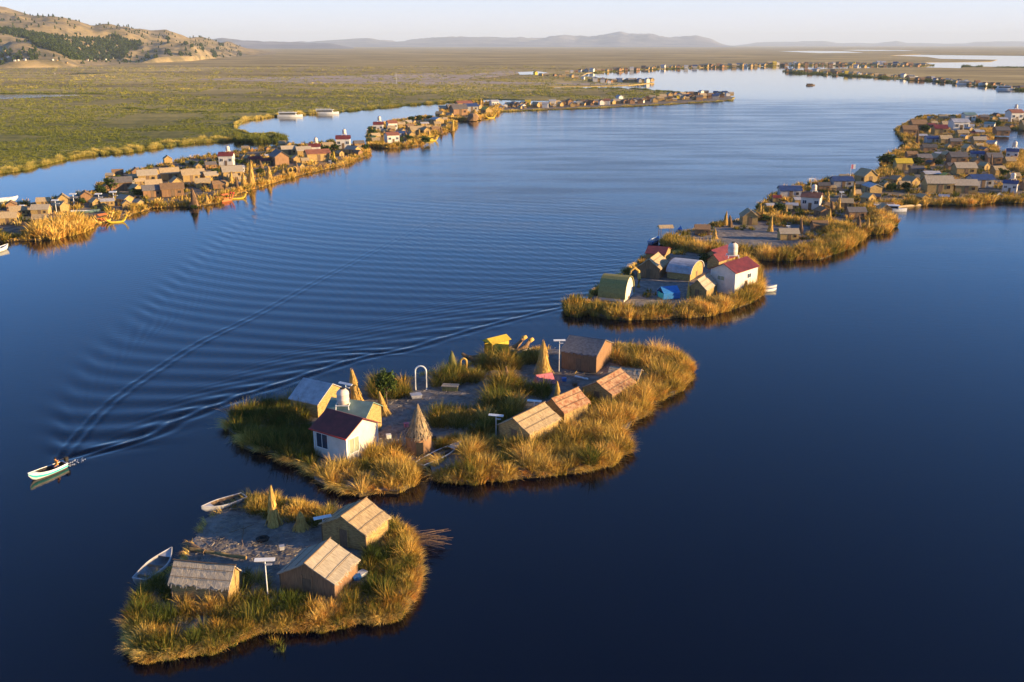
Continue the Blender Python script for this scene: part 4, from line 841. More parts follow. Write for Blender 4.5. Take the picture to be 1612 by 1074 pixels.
for k in range(70):
    a = random.uniform(0, .45)**1.6; sd = random.choice((-1, 1)); x_ = -bl/2-.2-a*7; y_ = sd*(.25+.12*a*3)+random.gauss(0, .12); r_ = random.uniform(.02, .07); q0 = len(fm.v)
    n_ = 6; c0 = bc+Vector((cs*x_-sn*y_, sn*x_+cs*y_, 0)); c0.z = .05; fm.add([(c0.x+r_*math.cos(2*math.pi*j/n_)*random.uniform(.6, 1.4), c0.y+r_*math.sin(2*math.pi*j/n_)*random.uniform(.6, 1.4), .045) for j in range(n_)]+[(c0.x, c0.y, .045+r_*.45)], [(j, (j+1) % n_, n_) for j in range(n_)])
tag(fm.build('wake_foam', 'white_paint'), 'white foam churned up behind the motor boat', 'foam', kind='stuff')
pp = person('person in an orange jacket seated at the stern of the white motor boat', bc+Vector((cs*off, sn*off, .46)), brz, J, RR)
pp.data.materials[0] = M['jacket']
hd = MB().lathe([(.0, .0), (.085, .05), (.105, .12), (.1, .19), (.06, .25), (.0, .265)], 14).build('hat', 'hair', pp, True); hd.location = (.11, 0, .66)
fc = MB().lathe([(.0, -.02), (.06, 0), (.088, .06), (.092, .12), (.08, .17), (.0, .2)], 14).build('face', 'skin', pp, True); fc.location = (.15, 0, .58)
MB().box(.225, -.035, .655, .26, .035, .672).tube([(.24, 0, .7), (.262, 0, .68)], .014, 5).build('nose_and_mouth', 'skin', pp)
lg = MB()
for k in (1, -1): lg.tube([(.04, .11*k, 0), (.46, .16*k, .07), (.52, .16*k, -.33)], [.125, .09, .065], 10)
lg.build('trousers', 'navy_cloth', pp, True)
h = MB()
for k, (px_, py_, pz_), d_ in ((1, J['palml'], (1, -.2, -.2)), (-1, J['palmr'], (-1, .2, .1))):
    dd = Vector(d_).normalized(); sd_ = Vector((-dd.y, dd.x, 0)).normalized()
    for j in range(4):
        b0 = Vector((px_, py_, pz_))+sd_*(j-1.5)*.018; ln = (.06, .072, .068, .052)[j]; h.tube([b0, b0+dd*ln*.6, b0+dd*ln*.8+Vector((0, 0, -.03))], [.01, .009, .007], 5)
    h.tube([Vector((px_, py_, pz_))+sd_*.03-dd*.03, Vector((px_, py_, pz_))+sd_*.055+dd*.01+Vector((0, 0, -.01))], [.011, .008], 5)
h.build('hands', 'skin', pp)

# ------------------------------------------------------------------ villages: prototypes copied and scaled
ORD = 'first second third fourth fifth sixth seventh eighth ninth tenth eleventh twelfth thirteenth fourteenth fifteenth sixteenth seventeenth eighteenth nineteenth twentieth'.split()
def ordn(i):
    if i < 20: return ORD[i]
    if i == 29: return 'thirtieth'
    if i < 29: return 'twenty-'+ORD[i-20]
    if i == 39: return 'fortieth'
    if i < 39: return 'thirty-'+ORD[i-30]
    if i == 49: return 'fiftieth'
    if i < 49: return 'forty-'+ORD[i-40]
    return 'fifty-'+ORD[i-50] if i < 59 else 'sixtieth'
TYPES = {  # kind: (words, builder args L, W, eave, ridge, wall, roof, door)
 'tan': ('tan thatched hut', 4.2, 3.2, 1.7, 2.8, 'mat_wall', 'thatch', 'side'), 'pale': ('pale-roofed reed hut', 4.4, 3.2, 1.7, 2.7, 'mat_wall', 'pale_thatch', 'side'),
 'gab': ('gable-fronted straw hut', 3.6, 3.2, 1.7, 2.9, 'mat_wall', 'thatch', 'end'), 'brown': ('brown reed hut', 4.2, 3.2, 1.7, 2.7, 'brown_wall', 'brown_thatch', 'side'),
 'dark': ('dark-roofed hut', 4.4, 3.4, 1.8, 2.8, 'brown_wall', 'dark_roof', 'side'), 'blue': ('blue-roofed hut', 4.6, 3.4, 1.8, 2.6, 'grey_wall', 'blue_roof', 'side'),
 'tin': ('tin-roofed hut', 4.6, 3.4, 1.9, 2.6, 'mat_wall', 'tin_roof', 'side'), 'white': ('tin-roofed white cabin', 4.2, 3.6, 2.5, 3.3, 'white_wall', 'tin_roof', 'side'),
 'wred': ('red-roofed white cabin', 4.2, 3.8, 3.0, 3.9, 'white_wall', 'red_roof', 'side'), 'wor': ('orange-roofed white cabin', 4.4, 3.8, 3.0, 3.9, 'white_wall', 'orange_roof', 'side'),
 'wblue': ('blue-roofed white cabin', 4.4, 4.0, 3.2, 4.1, 'white_wall', 'blue_roof', 'side'), 'red': ('red-roofed hut', 4.2, 3.2, 1.8, 2.7, 'mat_wall', 'red_roof', 'side'),
 'green': ('green-roofed white hut', 4.4, 3.6, 2.3, 3.1, 'white_wall', 'green_roof', 'side'), 'yel': ('yellow-roofed hut', 4.4, 3.2, 1.9, 2.9, 'mat_wall', 'yellow', 'side'),
 'orange': ('orange-roofed hut', 6, 3.6, 1.9, 2.7, 'mat_wall', 'orange_roof', 'side'), 'ygreen': ('mustard-green hut', 4, 3, 1.8, 2.8, 'green_wall', 'green_wall', 'end')}
PROTO = {}; PLACED = {}
def proto(kind, loc, rz, s, label, group):
    words, L, W, e, r_, wl, rf, dr = TYPES[kind]; sc3 = (s*random.uniform(.92, 1.1), s*random.uniform(.9, 1.1), s*random.uniform(.94, 1.1))
    if kind not in PROTO:
        nm = 'cabin' if kind in ('white', 'wred', 'wor', 'wblue') else 'reed_hut'; t = thing(nm, label, 'cabin' if nm == 'cabin' else 'hut', loc, rz, group)
        gable(t, L, W, e, r_, wall=wl, roof=rf, door=dr, near=False, ov=.22)
        if nm == 'cabin':
            for f, cx in (('y-', -.3), ('y-', .32)): window(t, f, cx*L, e*.6, .9, .8, W/2)
            window(t, 'x+', 0, e*.6, .9, .8, L/2)
        else:
            window(t, 'y-', L*.3, e*.58, .5, .5, W/2, 'dark', 'wood')
        PROTO[kind] = t
    else:
        t = copy_tree(PROTO[kind]); t.location = loc; t.rotation_euler = (0, 0, rz); t['label'] = label; t['group'] = group
    t.scale = sc3; return t
def village(where, group, items, fill_=None):
    off_ = {VA_: o_ for VA_, o_ in ((q, 24) for q in ('on the long left-hand island', 'past the long left-hand island'))}.get(where, -3)
    for px, py, w_, kind, rot in items:
        s = w_*MPP(px, py)/4.4; p = P(px, py, .4); FOOT.append((p.x, p.y+1.6*s, 0, 2.1*s, 1.7*s))
    if fill_: items = items+fill(*fill_)
    """items: (px, base py, width px, type, rotation deg)"""
    items = sorted(items, key=lambda q: q[0]); cnt = {}; tot = {}
    for q in items: tot[q[3]] = tot.get(q[3], 0)+1
    for px, py, w_, kind, rot in items:
        i = cnt.get(kind, 0); cnt[kind] = i+1; wd = TYPES[kind][0]
        lab = f'the only {wd} {where}' if tot[kind] == 1 else f'{ordn(i)} {wd} from the left {where}'
        s = w_*MPP(px, py)/((TYPES[kind][1]*abs(math.cos(R(rot)))+TYPES[kind][2]*abs(math.sin(R(rot))))*1.08); p = P(px, py, .4); p.y += 1.6*s; p = Vector((p.x*(p.y/(p.y-1.6*s)), p.y, .4))
        PLACED[(px, py)] = (proto(kind, p, R(rot+off_), s*.95, lab, group), kind); FOOT.append((p.x, p.y, R(rot), TYPES[kind][1]*s/2, TYPES[kind][2]*s/2))
def fill(poly, n, wm, kinds):
    C = scatter(poly, .5); out = []; C = C[rng.permutation(len(C))]
    Pin = shrink(poly, .96)
    for x, y in C:
        if len(out) >= n: break
        if not inside(Pin, np.array([x]), np.array([y]))[0]: continue
        w_ = random.uniform(*wm); ok = all(abs(x-f[0]) > f[3]*.75+w_*.5 or abs(y-f[1]) > f[4]*.9+w_*.5 for f in FOOT) and all(math.hypot(x-q[0], y-q[1]) > w_*1.05 for q in out)
        if ok: out.append((x, y, w_))
    res = []
    for x, y, w_ in out:
        px_, py_ = PX((x, y-1.4, .4)); res.append((px_, py_, w_/MPP(px_, py_), random.choice(kinds), random.choice((0, 4, -8, -20, -60, -75, -88))))
    return res
STK = {}
def stacks(where, group, items, kinds=('reed_gold', 'brown_thatch')):
    items = sorted(items)
    for i, (px, base, top, wd) in enumerate(items):
        k = i % 3
        if k not in STK: STK[k] = stack_mesh(3.0, .75, 110, lean=((0, 0), (.3, .1), (-.25, .2))[k], core=(.75, .95, .75)[k]).mesh('reed_stack', M['reed_gold' if k != 2 else 'brown_thatch'])
        o = link(bpy.data.objects.new('reed_stack', STK[k])); h = hm_(px, base, base-top); r_ = wd*MPP(px, base)/2; o.location = P(px, base, .35); o.scale = (r_/.75, r_/.75, h/3.0); o.rotation_euler = (0, 0, random.uniform(-.5, .5))
        FOOT.append((o.location.x, o.location.y, 0, r_*.6, r_*.6))
        tag(o, f'{ordn(i)} pointed reed stack from the left {where}' if len(items) > 1 else f'pointed reed stack {where}', 'reed stack', group)
LP = []
def lamps(where, group, items):
    for i, (px, base, top) in enumerate(sorted(items)):
        if not LP: t = tlamp('', px, base, top, 0, group, .85); LP.append((t, hm_(px, base, base-top)))
        else: t = copy_tree(LP[0][0]); t.location = P(px, base, .4); q = hm_(px, base, base-top)/LP[0][1]; t.scale = (q, q, q); t['group'] = group
        t['label'] = f'{ordn(i)} T-shaped lamp post from the left {where}' if len(items) > 1 else f'T-shaped white lamp post {where}'
TR = []
def trees(where, group, items, words='dark round tree'):
    for i, (px, base, hpx) in enumerate(sorted(items)):
        h = hm_(px, base, hpx); k = i % 2
        if len(TR) <= k: TR.append((make_tree('x', (0, 0, .4), 4.0, 1.9, 520, .30, group), 4.0))
        t = TR[k][0] if t_new(k) else copy_tree(TR[k][0]); q = h/4.0; t.location = P(px, base, .35); q *= .95; t.scale = (q*random.uniform(1.1, 1.6), q*1.3, q); t.rotation_euler = (0, 0, i*1.3); t['group'] = group
        t['label'] = f'{ordn(i)} {words} from the left {where}' if len(items) > 1 else f'{words} {where}'
_tn = set()
def t_new(k):
    if k in _tn: return False
    _tn.add(k); return True
TK = []
def tanks(items):
    for lab, key, hpx in items:
        c, kind = PLACED[key]; z = .4+TYPES[kind][4]*c.scale.z+.02
        if not TK: t = tank(lab, (0, 0, 0), 1, legs=.35); TK.append(t)
        else: t = copy_tree(TK[0]); t['label'] = lab
        q = hm_(key[0], key[1], hpx)/1.9; off = Vector((.5, .2, 0)); t.location = (c.location.x+off.x, c.location.y+off.y, z); t.scale = (q, q, q)
def island(px, zn=.08, interior=1.2, z=.3, rough_=.6, step=1.2):
    Pq = roughen(G(px), rough_, step); slab('reed_island', [Pq], 'ground_mat' if step < 2 else 'ground_worn', z=z, interior=interior, zn=zn); return Pq
# ------------------------------------------------------------------ ISLAND 3
P3 = island([(920, 486), (925, 496), (960, 503), (1010, 504), (1080, 501), (1110, 499), (1140, 492), (1180, 479), (1199, 467), (1198, 448), (1188, 425), (1165, 405), (1140, 398), (1100, 395), (1050, 402), (1012, 408), (1000, 420), (985, 430), (955, 450), (935, 462)])
P3b = island([(890, 486), (895, 498), (912, 500), (924, 494), (918, 484), (900, 481)], interior=0)
G3 = 'huts on the island with the white red-roofed cabin'
# barrel-roofed huts
def barrel(label, A, B, C, eave, ridge, wall, roof):
    c, rz, L, W = frame(A, B, C, 'x'); e = hm_(*B, eave); r_ = hm_(*B, ridge); t = thing('barrel_hut', label, 'hut', c, rz, G3)
    MB().prism([(-W/2, 0), (W/2, 0)]+[(W/2*math.cos(a), e+(r_-e)*math.sin(a)) for a in [i*math.pi/10 for i in range(11)]], -L/2, L/2).build('wall', wall, t)
    k = 1.06; rf = MB(); arc = [(W/2*k*math.cos(a), e+.05+(r_-e)*k*math.sin(a)) for a in [i*math.pi/12 for i in range(13)]]; inn = [(y*.93, z-.08) for y, z in arc]
    rf.prism(arc+inn[::-1], -L/2-.2, L/2+.2).build('roof', roof, t); MB().box(L/2, -.4, 0, L/2+.05, .4, e*.95).build('door', 'wood', t)
barrel('mustard barrel-roofed hut with a white gable at the left end of its island', (943, 472), (982, 476), (997, 464), 4, 33, 'white_wall', 'green_wall')
barrel('greenish barrel-roofed hut with sunlit yellow gable left of the white cabin', (1053, 438), (1088, 443), (1103, 430), 10, 24, 'mat_wall', 'tin_roof')
hut('reed hut with an open dark doorway left of the greenish barrel-roofed hut', (1006, 436), (1040, 440), (1049, 428), 16, 29, 'y', G3, wall='brown_wall', roof='thatch')
hut('small open-fronted hut with pale straw roof beside the white cabin', (1084, 469), (1112, 473), (1126, 461), 16, 30, 'y', G3, roof='pale_thatch')
hut('small dark red-roofed hut at the back left of the cabin island', (1015, 411), (1045, 413), (1056, 404), 12, 19, 'x', G3, roof='red_roof', door=None, near=False)
hut('larger dark red-roofed hut behind the white cabin', (1114, 412), (1133, 416), (1148, 406), 11, 19, 'y', G3, roof='red_roof', door=None, near=False)
hut('narrow plum-roofed hut tucked against the white cabin', (1122, 422), (1136, 426), (1148, 416), 13, 22, 'y', G3, roof='red_roof', door=None, near=False)
white_cabin('tall white cabin with red roof mirrored in the still water', (1121, 458), (1157, 466), (1187, 453), 35, 46, 'y', wins=(('x+', -.08, .66, 1.3, .7), ('y+', -.12, .68, 1.1, .7)), group=None)
tank('white water tank on the roof behind the tall white red-roofed cabin', (P(1155, 452, 0).x, P(1155, 452).y+2.5, hm_(1155, 452, 38)+.4), 1.5, legs=.3)
t = thing('tent', 'bright blue frame tent at the front of the cabin island', 'tent', P(1052, 468, .4), R(18)); MB().prism([(-1.2, 0), (-1.3, 1.0), (0, 1.9), (1.3, 1.0), (1.2, 0), (1.1, 0), (1.2, .95), (0, 1.8), (-1.2, .95), (-1.1, 0)], -1.5, 1.5).build('cloth', 'blue_paint', t); MB().box(-1.4, -1.05, 0, -1.35, 1.05, .9).build('back_panel', 'aqua_paint', t)
a_ = MB().tube([(0, 0, 0), (.1, 0, 1.5), (-.1, 0, 2.8), (-.8, 0, 3.4), (-1.5, 0, 3.0), (-1.7, 0, 2.2)], [.35, .3, .26, .24, .2, .12], 9).build('reed_arch', 'reed_gold', smooth=True); a_.location = P(1005, 452, .3); a_.rotation_euler = (0, 0, .3); tag(a_, 'thick curled reed arch behind the mustard barrel-roofed hut', 'arch')
reed_stack('short golden reed post left of the small open-fronted hut', 1083, 470, 446, 5, group=None)
rowboat('white rowing boat on the open water beside the white red-roofed cabin', P(1200, 459, .02), R(8), L=5, B=1.2, H=.5)
rowboat('second white rowing boat just behind the one beside the white cabin', P(1202, 454, .02), R(4), L=4.6, B=1.2, H=.5)
trees('at the back of the cabin island', 'trees on the cabin island', [(1110, 415, 15), (1174, 430, 14)], 'small dark tree')
pz = band(P3, 8, 2.3, .06, 54, .62, 3.8, 0, .62, skip=.08)+band(P3, 1.6, 1.3, .075, 40, .4, 2.0, .62, 1)+band(P3b, 6, 2.0, .075, 44, .4, 2.2, skip=-.5)+fringe(P3, 0, 1, 45, .8, .08, tone=.85)
pz += zone([(1012, 470), (1035, 474), (1035, 462), (1018, 460)], .7, 1.2, 40, .075, tone=.3)
reeds_object('golden brown reeds round the cabin island', pz)

# ------------------------------------------------------------------ ISLAND 4 and the reed-edged island behind it
P4 = island([(1040, 384), (1060, 396), (1150, 406), (1210, 411), (1290, 409), (1340, 391), (1359, 378), (1330, 362), (1290, 352), (1240, 347), (1180, 347), (1120, 357), (1080, 368), (1050, 373)])
W4 = 'on the reed-walled island behind the cabin island'
village(W4, 'huts on the reed-walled island', [(1178, 354, 28, 'gab', -90), (1240, 378, 32, 'pale', 2), (1289, 364, 26, 'brown', 5), (1105, 370, 28, 'brown', -5)])
stacks(W4, 'reed stacks on the reed-walled island', [(1212, 364, 340, 9), (1261, 368, 343, 8), (1141, 354, 334, 9), (1150, 357, 340, 9), (1125, 376, 362, 10), (1196, 338, 322, 8)])
lamps(W4, 'lamps on the reed-walled island', [(1240, 366, 356)])
t = thing('open_shelter', 'small shelter on poles by the blue boats at the left tip', 'shelter', P(1047, 372, .3), R(8)); 
for x in (-1.2, 1.2):
    for y in (-.8, .8): MB().tube([(x, y, 0), (x, y, 1.9)], .06, 6).build('post', 'wood', t)
MB().prism([(-1.1, 1.9), (1.1, 1.9), (0, 2.5)], -1.6, 1.6).build('roof', 'thatch', t)
rowboat('blue boat moored at the left tip of the reed-walled island', P(1030, 382, .02), R(60), L=5, B=1.6, H=.9, hullmat='blue_paint', gun='blue_paint')
rowboat('second blue boat with upturned bow behind the small shelter', P(1068, 371, .02), R(70), L=4.6, B=1.5, H=1.0, hullmat='blue_paint', gun='blue_paint', bowrise=1.2)
pz = zone([(1085, 378), (1120, 374), (1130, 366), (1095, 368)], .5, 1.1, 36, .09, tone=.4)+zone([(1150, 366), (1185, 364), (1192, 360), (1160, 358)], .6, 1.1, 36, .09, tone=.45)+zone([(1205, 358), (1250, 360), (1252, 354), (1210, 352)], .8, 1.4, 36, .09, tone=.4)+zone([(1260, 380), (1290, 378), (1300, 366), (1270, 370)], .8, 1.4, 36, .09, tone=.5)
pz += band(P4, 11, 2.5, .075, 44, .56, 6, 0, .58, skip=-.1)+band(P4, 2.5, 1.4, .09, 36, .4, 2.5, .58, 1)+fringe(P4, 0, 1, 30, .8, .1, tone=.82)
reeds_object('wall of golden reeds along the reed-walled island', pz)

# ------------------------------------------------------------------ the crowded island chain on the right
P5 = island([(1180, 345), (1230, 352), (1300, 360), (1345, 372), (1395, 368), (1412, 357), (1392, 342), (1380, 328), (1450, 324), (1530, 324), (1566, 319), (1600, 320), (1660, 318), (1680, 300), (1670, 280), (1612, 272), (1604, 262), (1620, 250), (1612, 242), (1572, 243), (1562, 226), (1562, 208), (1572, 204), (1600, 206), (1660, 208), (1680, 186), (1600, 183), (1520, 184), (1460, 184), (1432, 192), (1408, 206), (1420, 222), (1432, 232), (1410, 240), (1392, 252), (1384, 272), (1350, 278), (1325, 284), (1280, 290), (1240, 298), (1214, 312), (1195, 325)], interior=3, rough_=1.4, step=3)
WA = 'behind the reed-walled island'; WB = 'on the crowded right-hand island'
village(WA, 'huts behind the reed-walled island', [(1276, 330, 38, 'wor', -22), (1242, 312, 34, 'blue', 0), (1222, 318, 16, 'red', 0), (1324, 296, 34, 'blue', 3), (1296, 300, 20, 'dark', 0), (1362, 290, 34, 'gab', -70), (1372, 306, 28, 'tin', -80), (1366, 320, 24, 'gab', -60), (1346, 344, 30, 'dark', 4), (1310, 300, 12, 'tan', 0), (1187, 346, 18, 'gab', -80), (1258, 322, 20, 'tin', 5), (1306, 330, 18, 'tan', -70), (1213, 330, 20, 'tin', 10), (1330, 328, 26, 'tan', -10), (1252, 300, 14, 'tan', 0)])
village(WB, 'huts on the crowded right-hand island', [(1420, 268, 28, 'yel', 3), (1474, 304, 46, 'pale', 0), (1516, 304, 38, 'pale', -3), (1516, 276, 36, 'pale', 3), (1541, 296, 40, 'blue', 4), (1589, 303, 30, 'wblue', -28), (1592, 252, 26, 'wblue', -25), (1505, 258, 30, 'dark', 0), (1487, 227, 20, 'tan', 0), (1466, 226, 22, 'blue', 0), (1453, 258, 24, 'dark', 3), (1461, 240, 22, 'dark', 0), (1433, 294, 28, 'gab', -60), (1464, 283, 28, 'tin', 8), (1410, 290, 22, 'gab', -65), (1488, 285, 14, 'yel', -90), (1537, 250, 24, 'blue', -15), (1562, 258, 26, 'dark', 0), (1522, 240, 18, 'gab', -75), (1560, 232, 18, 'white', -40), (1540, 228, 20, 'pale', 0), (1502, 230, 20, 'dark', 0), (1508, 206, 28, 'white', 4), (1526, 205, 14, 'white', -10), (1490, 203, 20, 'tan', 0), (1557, 203, 20, 'green', -30), (1595, 192, 26, 'wor', 8), (1524, 190, 20, 'green', 0), (1464, 190, 12, 'white', -30), (1484, 190, 14, 'tan', 0), (1444, 205, 26, 'brown', 3), (1497, 195, 9, 'orange', -60), (1464, 204, 16, 'red', 10), (1430, 213, 24, 'brown', 0), (1478, 212, 24, 'red', 0), (1472, 256, 20, 'gab', -70), (1490, 250, 18, 'gab', -70), (1548, 268, 20, 'gab', -65), (1570, 276, 24, 'tan', 10), (1499, 268, 20, 'dark', 0), (1442, 273, 20, 'dark', 0), (1575, 214, 24, 'dark', 0), (1618, 205, 24, 'tan', 0), (1540, 214, 16, 'tin', 0), (1556, 292, 14, 'tin', 0), (1514, 216, 18, 'tan', 3), (1450, 220, 16, 'tin', 0), (1620, 300, 26, 'brown', 0), (1578, 193, 14, 'tin', 0), (1548, 190, 14, 'dark', 0), (1532, 214, 12, 'red', 0)], (P5, 62, (2.6, 4.2), ['tan', 'gab', 'brown', 'gab', 'tan', 'pale', 'brown', 'dark', 'tin']))
stacks(WA, 'reed stacks behind the reed-walled island', [(1302, 322, 302, 9), (1310, 334, 318, 10), (1260, 308, 296, 8), (1341, 312, 290, 10), (1320, 330, 312, 9), (1352, 366, 342, 12), (1365, 366, 344, 10), (1200, 345, 330, 8), (1236, 340, 324, 7), (1304, 346, 330, 9)])
stacks(WB, 'reed stacks on the crowded right-hand island', [(1444, 228, 206, 7), (1400, 288, 268, 8), (1397, 256, 240, 8), (1553, 290, 272, 7), (1575, 254, 240, 7), (1560, 262, 244, 6), (1500, 300, 286, 5)])
lamps(WA, 'lamps behind the reed-walled island', [(1324, 315, 303), (1276, 296, 282)])
trees(WB, 'trees on the crowded right-hand island', [(1388, 258, 12), (1397, 262, 18), (1406, 262, 14), (1444, 262, 13), (1455, 210, 12), (1436, 200, 9), (1420, 235, 8), (1580, 278, 13), (1512, 252, 10), (1478, 262, 10), (1530, 272, 11), (1498, 242, 9), (1560, 200, 10), (1540, 196, 9), (1570, 200, 9), (1612, 198, 10), (1500, 188, 7), (1446, 188, 7), (1425, 300, 12), (1402, 302, 14), (1476, 246, 9), (1548, 256, 10)])
trees(WA, 'trees behind the reed-walled island', [(1226, 336, 15), (1236, 345, 12), (1300, 294, 10), (1392, 296, 12), (1340, 305, 10), (1205, 348, 10)])
tanks([('tank on the white orange-roofed cabin', (1276, 330), 13), ('tank on the white blue-roofed cabin nearest the right edge', (1589, 303), 12), ('tank on the farther white blue-roofed cabin at the right edge', (1592, 252), 12), ('tank above the round-roofed far cabin at the right edge', (1595, 192), 8)])
launch('dark barge with a white boxy stern moored behind the reed-walled island', P(1400, 332, .05), R(-12), .55, 'moored workboats')
roll('long plank jetty floating right of the dark barge', (1412, 326), (1456, 322), .3, m='thatch', name='jetty_plank', cat='jetty', z=.2)
rowboat('small white boat moored below the white blue-roofed cabin', P(1575, 312, .02), R(70), L=5.5, B=1.8, H=.9)
t = thing('flag', 'small red and white flag on a mast above the blue roofs', 'flag', P(1337, 290, .4)); hq = hm_(1337, 290, 30); MB().tube([(0, 0, 0), (0, 0, hq)], .06, 6).build('mast', 'white_paint', t); MB().box(0, -.02, hq-1.3, .65, .02, hq).build('red_band', 'pink_cloth', t); MB().box(.65, -.02, hq-1.3, 1.3, .02, hq).build('white_band', 'white_paint', t)
pz = band(P5, 1.9, 2.0, .15, 34, .6, 6, 0, 1, skip=.1)+band(P5, 3.6, 2.2, .13, 36, .68, 4, 0, .30, skip=.0)
C = clear(scatter([tuple(p) for p in P5], .20), .4); C = C[n2(C, 6, 21) > -.12]
pz.append(tufts(C, rng.uniform(.5, 2.0, len(C)), np.full(len(C), .8), 30, .16, np.clip(rng.normal(.42, .2, len(C)), 0, 1), segs=2))
reeds_object('reeds along and between the huts of the crowded right-hand islands', pz)

# ------------------------------------------------------------------ the left chain
PA = island([(-60, 366), (0, 381), (60, 379), (130, 367), (146, 354), (200, 342), (236, 328), (300, 326), (345, 320), (385, 302), (470, 277), (545, 259), (582, 243), (578, 234), (520, 224), (440, 230), (350, 244), (300, 250), (230, 264), (172, 280), (150, 300), (100, 314), (40, 322), (-60, 332)], interior=3, rough_=1.2, step=2.5)
PB = island([(583, 232), (612, 234), (660, 229), (672, 218), (716, 204), (718, 194), (670, 186), (620, 192), (585, 204), (578, 218)], interior=3, rough_=1.2, step=2.5)
PC = island([(700, 190), (745, 191), (780, 182), (792, 172), (780, 163), (730, 163), (705, 172), (690, 182)], interior=3, rough_=1.2, step=2.5)
VA = 'on the long left-hand island'; VB = 'past the long left-hand island'
village(VA, 'huts on the long left-hand island', [(15, 354, 32, 'tan', -8), (30, 340, 26, 'tan', 5), (66, 340, 32, 'pale', -15), (66, 354, 28, 'tan', -12), (97, 333, 28, 'tan', -60), (150, 326, 20, 'gab', -70), (170, 325, 22, 'tin', 0), (198, 322, 30, 'pale', -60), (44, 336, 10, 'gab', 0), (215, 306, 24, 'gab', -65), (243, 301, 26, 'tan', 0), (233, 288, 32, 'pale', 0), (212, 286, 18, 'tan', 0), (268, 284, 30, 'tan', 0), (279, 298, 24, 'gab', -85), (300, 286, 32, 'tan', 5), (320, 296, 26, 'tan', -5), (272, 310, 34, 'brown', 0), (240, 311, 30, 'dark', 0), (192, 300, 34, 'dark', 0), (186, 278, 18, 'brown', 0), (332, 284, 24, 'pale', 10), (358, 262, 30, 'wred', -20), (366, 282, 36, 'pale', 0), (345, 298, 20, 'brown', 0), (312, 268, 14, 'gab', -80), (332, 266, 18, 'dark', 0), (391, 254, 16, 'tan', -60), (402, 258, 20, 'red', 0), (418, 260, 18, 'red', 5), (440, 260, 30, 'dark', -85), (461, 254, 18, 'yel', -20), (455, 244, 24, 'pale', 0), (478, 246, 26, 'pale', 0), (496, 244, 24, 'wred', -15), (500, 254, 40, 'orange', 0), (541, 234, 28, 'wred', -18), (556, 243, 26, 'pale', -60), (535, 246, 14, 'gab', -70), (565, 232, 18, 'dark', 0), (480, 258, 14, 'tan', 0), (352, 256, 14, 'blue', 0), (516, 236, 18, 'tan', 0), (378, 272, 14, 'white', 0), (423, 250, 12, 'tin', 0)], (PA, 46, (2.4, 3.8), ['tan', 'gab', 'brown', 'gab', 'tan', 'tan', 'pale', 'brown']))
village(VB, 'huts on the island past the long left-hand one', [(596, 208, 22, 'wred', -20), (606, 211, 12, 'gab', -60), (617, 206, 18, 'wor', 0), (617, 226, 22, 'wor', 0), (632, 216, 18, 'blue', 0), (612, 218, 16, 'dark', 0), (625, 213, 10, 'dark', 0), (648, 206, 12, 'tan', 0), (650, 196, 12, 'gab', -60), (668, 200, 14, 'tin', 0), (655, 212, 22, 'tan', 0), (670, 212, 14, 'gab', -85), (688, 196, 20, 'tin', -80), (641, 198, 14, 'pale', 0), (700, 202, 10, 'gab', -50), (685, 208, 14, 'brown', 0), (712, 176, 18, 'dark', 0), (697, 176, 18, 'pale', -20), (692, 184, 16, 'tan', -40), (722, 182, 26, 'dark', 0), (708, 186, 14, 'gab', -50), (730, 170, 26, 'orange', 0), (740, 176, 24, 'blue', 0), (752, 172, 14, 'tin', -60), (766, 180, 16, 'yel', -85), (778, 168, 14, 'white', 0)], (PB, 20, (2.8, 4.4), ['tan', 'gab', 'brown', 'gab', 'tan', 'tin', 'yel']))
stacks(VA, 'reed stacks on the long left-hand island', [(307, 324, 300, 16), (298, 322, 312, 10), (326, 320, 308, 12), (395, 292, 256, 14), (384, 294, 274, 12), (424, 284, 264, 14), (363, 292, 272, 12), (412, 268, 254, 8), (88, 332, 322, 10), (374, 298, 280, 8), (445, 274, 262, 9), (469, 272, 258, 9)])
stacks(VB, 'reed stacks on the island past the long left-hand one', [(747, 188, 174, 20), (660, 216, 204, 6), (695, 210, 200, 6), (712, 206, 194, 7), (640, 220, 208, 7), (708, 180, 166, 5), (726, 178, 168, 5), (604, 222, 206, 6), (586, 214, 202, 7), (675, 216, 204, 6), (756, 168, 156, 7)])
lamps(VA, 'lamps on the long left-hand island', [(36, 338, 324), (89, 334, 316), (117, 324, 306), (157, 324, 306), (180, 322, 303), (255, 304, 292), (520, 262, 254)])
trees(VA, 'trees on the long left-hand island', [(160, 308, 14), (178, 300, 20), (186, 296, 18), (200, 298, 14), (304, 264, 10), (318, 262, 9), (330, 260, 8), (218, 310, 14), (227, 310, 12), (250, 308, 10), (288, 304, 9), (528, 240, 12), (512, 242, 12), (519, 232, 10), (575, 238, 12), (430, 258, 14), (340, 276, 10), (260, 280, 9), (206, 292, 10), (130, 322, 10), (305, 330, 8), (410, 276, 10), (378, 260, 10)])
trees(VB, 'trees on the island past the long left-hand one', [(586, 214, 14), (592, 218, 10), (622, 204, 9), (636, 200, 9), (648, 192, 8), (660, 190, 8), (676, 190, 8), (602, 206, 8), (644, 222, 10), (670, 226, 12), (657, 204, 9), (722, 168, 7), (740, 166, 8), (630, 224, 9)])
tanks([('tank on the tall white cabin left of the red reed boat', (358, 262), 10), ('tank on the red-roofed cabin midway along the long left-hand island', (496, 244), 10), ('tank on the last white cabin of the long left-hand island', (541, 234), 10), ('tank on the first white cabin past the long left-hand island', (596, 208), 9)])
def dirz(a, b): d = P(*b)-P(*a); return math.atan2(d.y, d.x), d.length
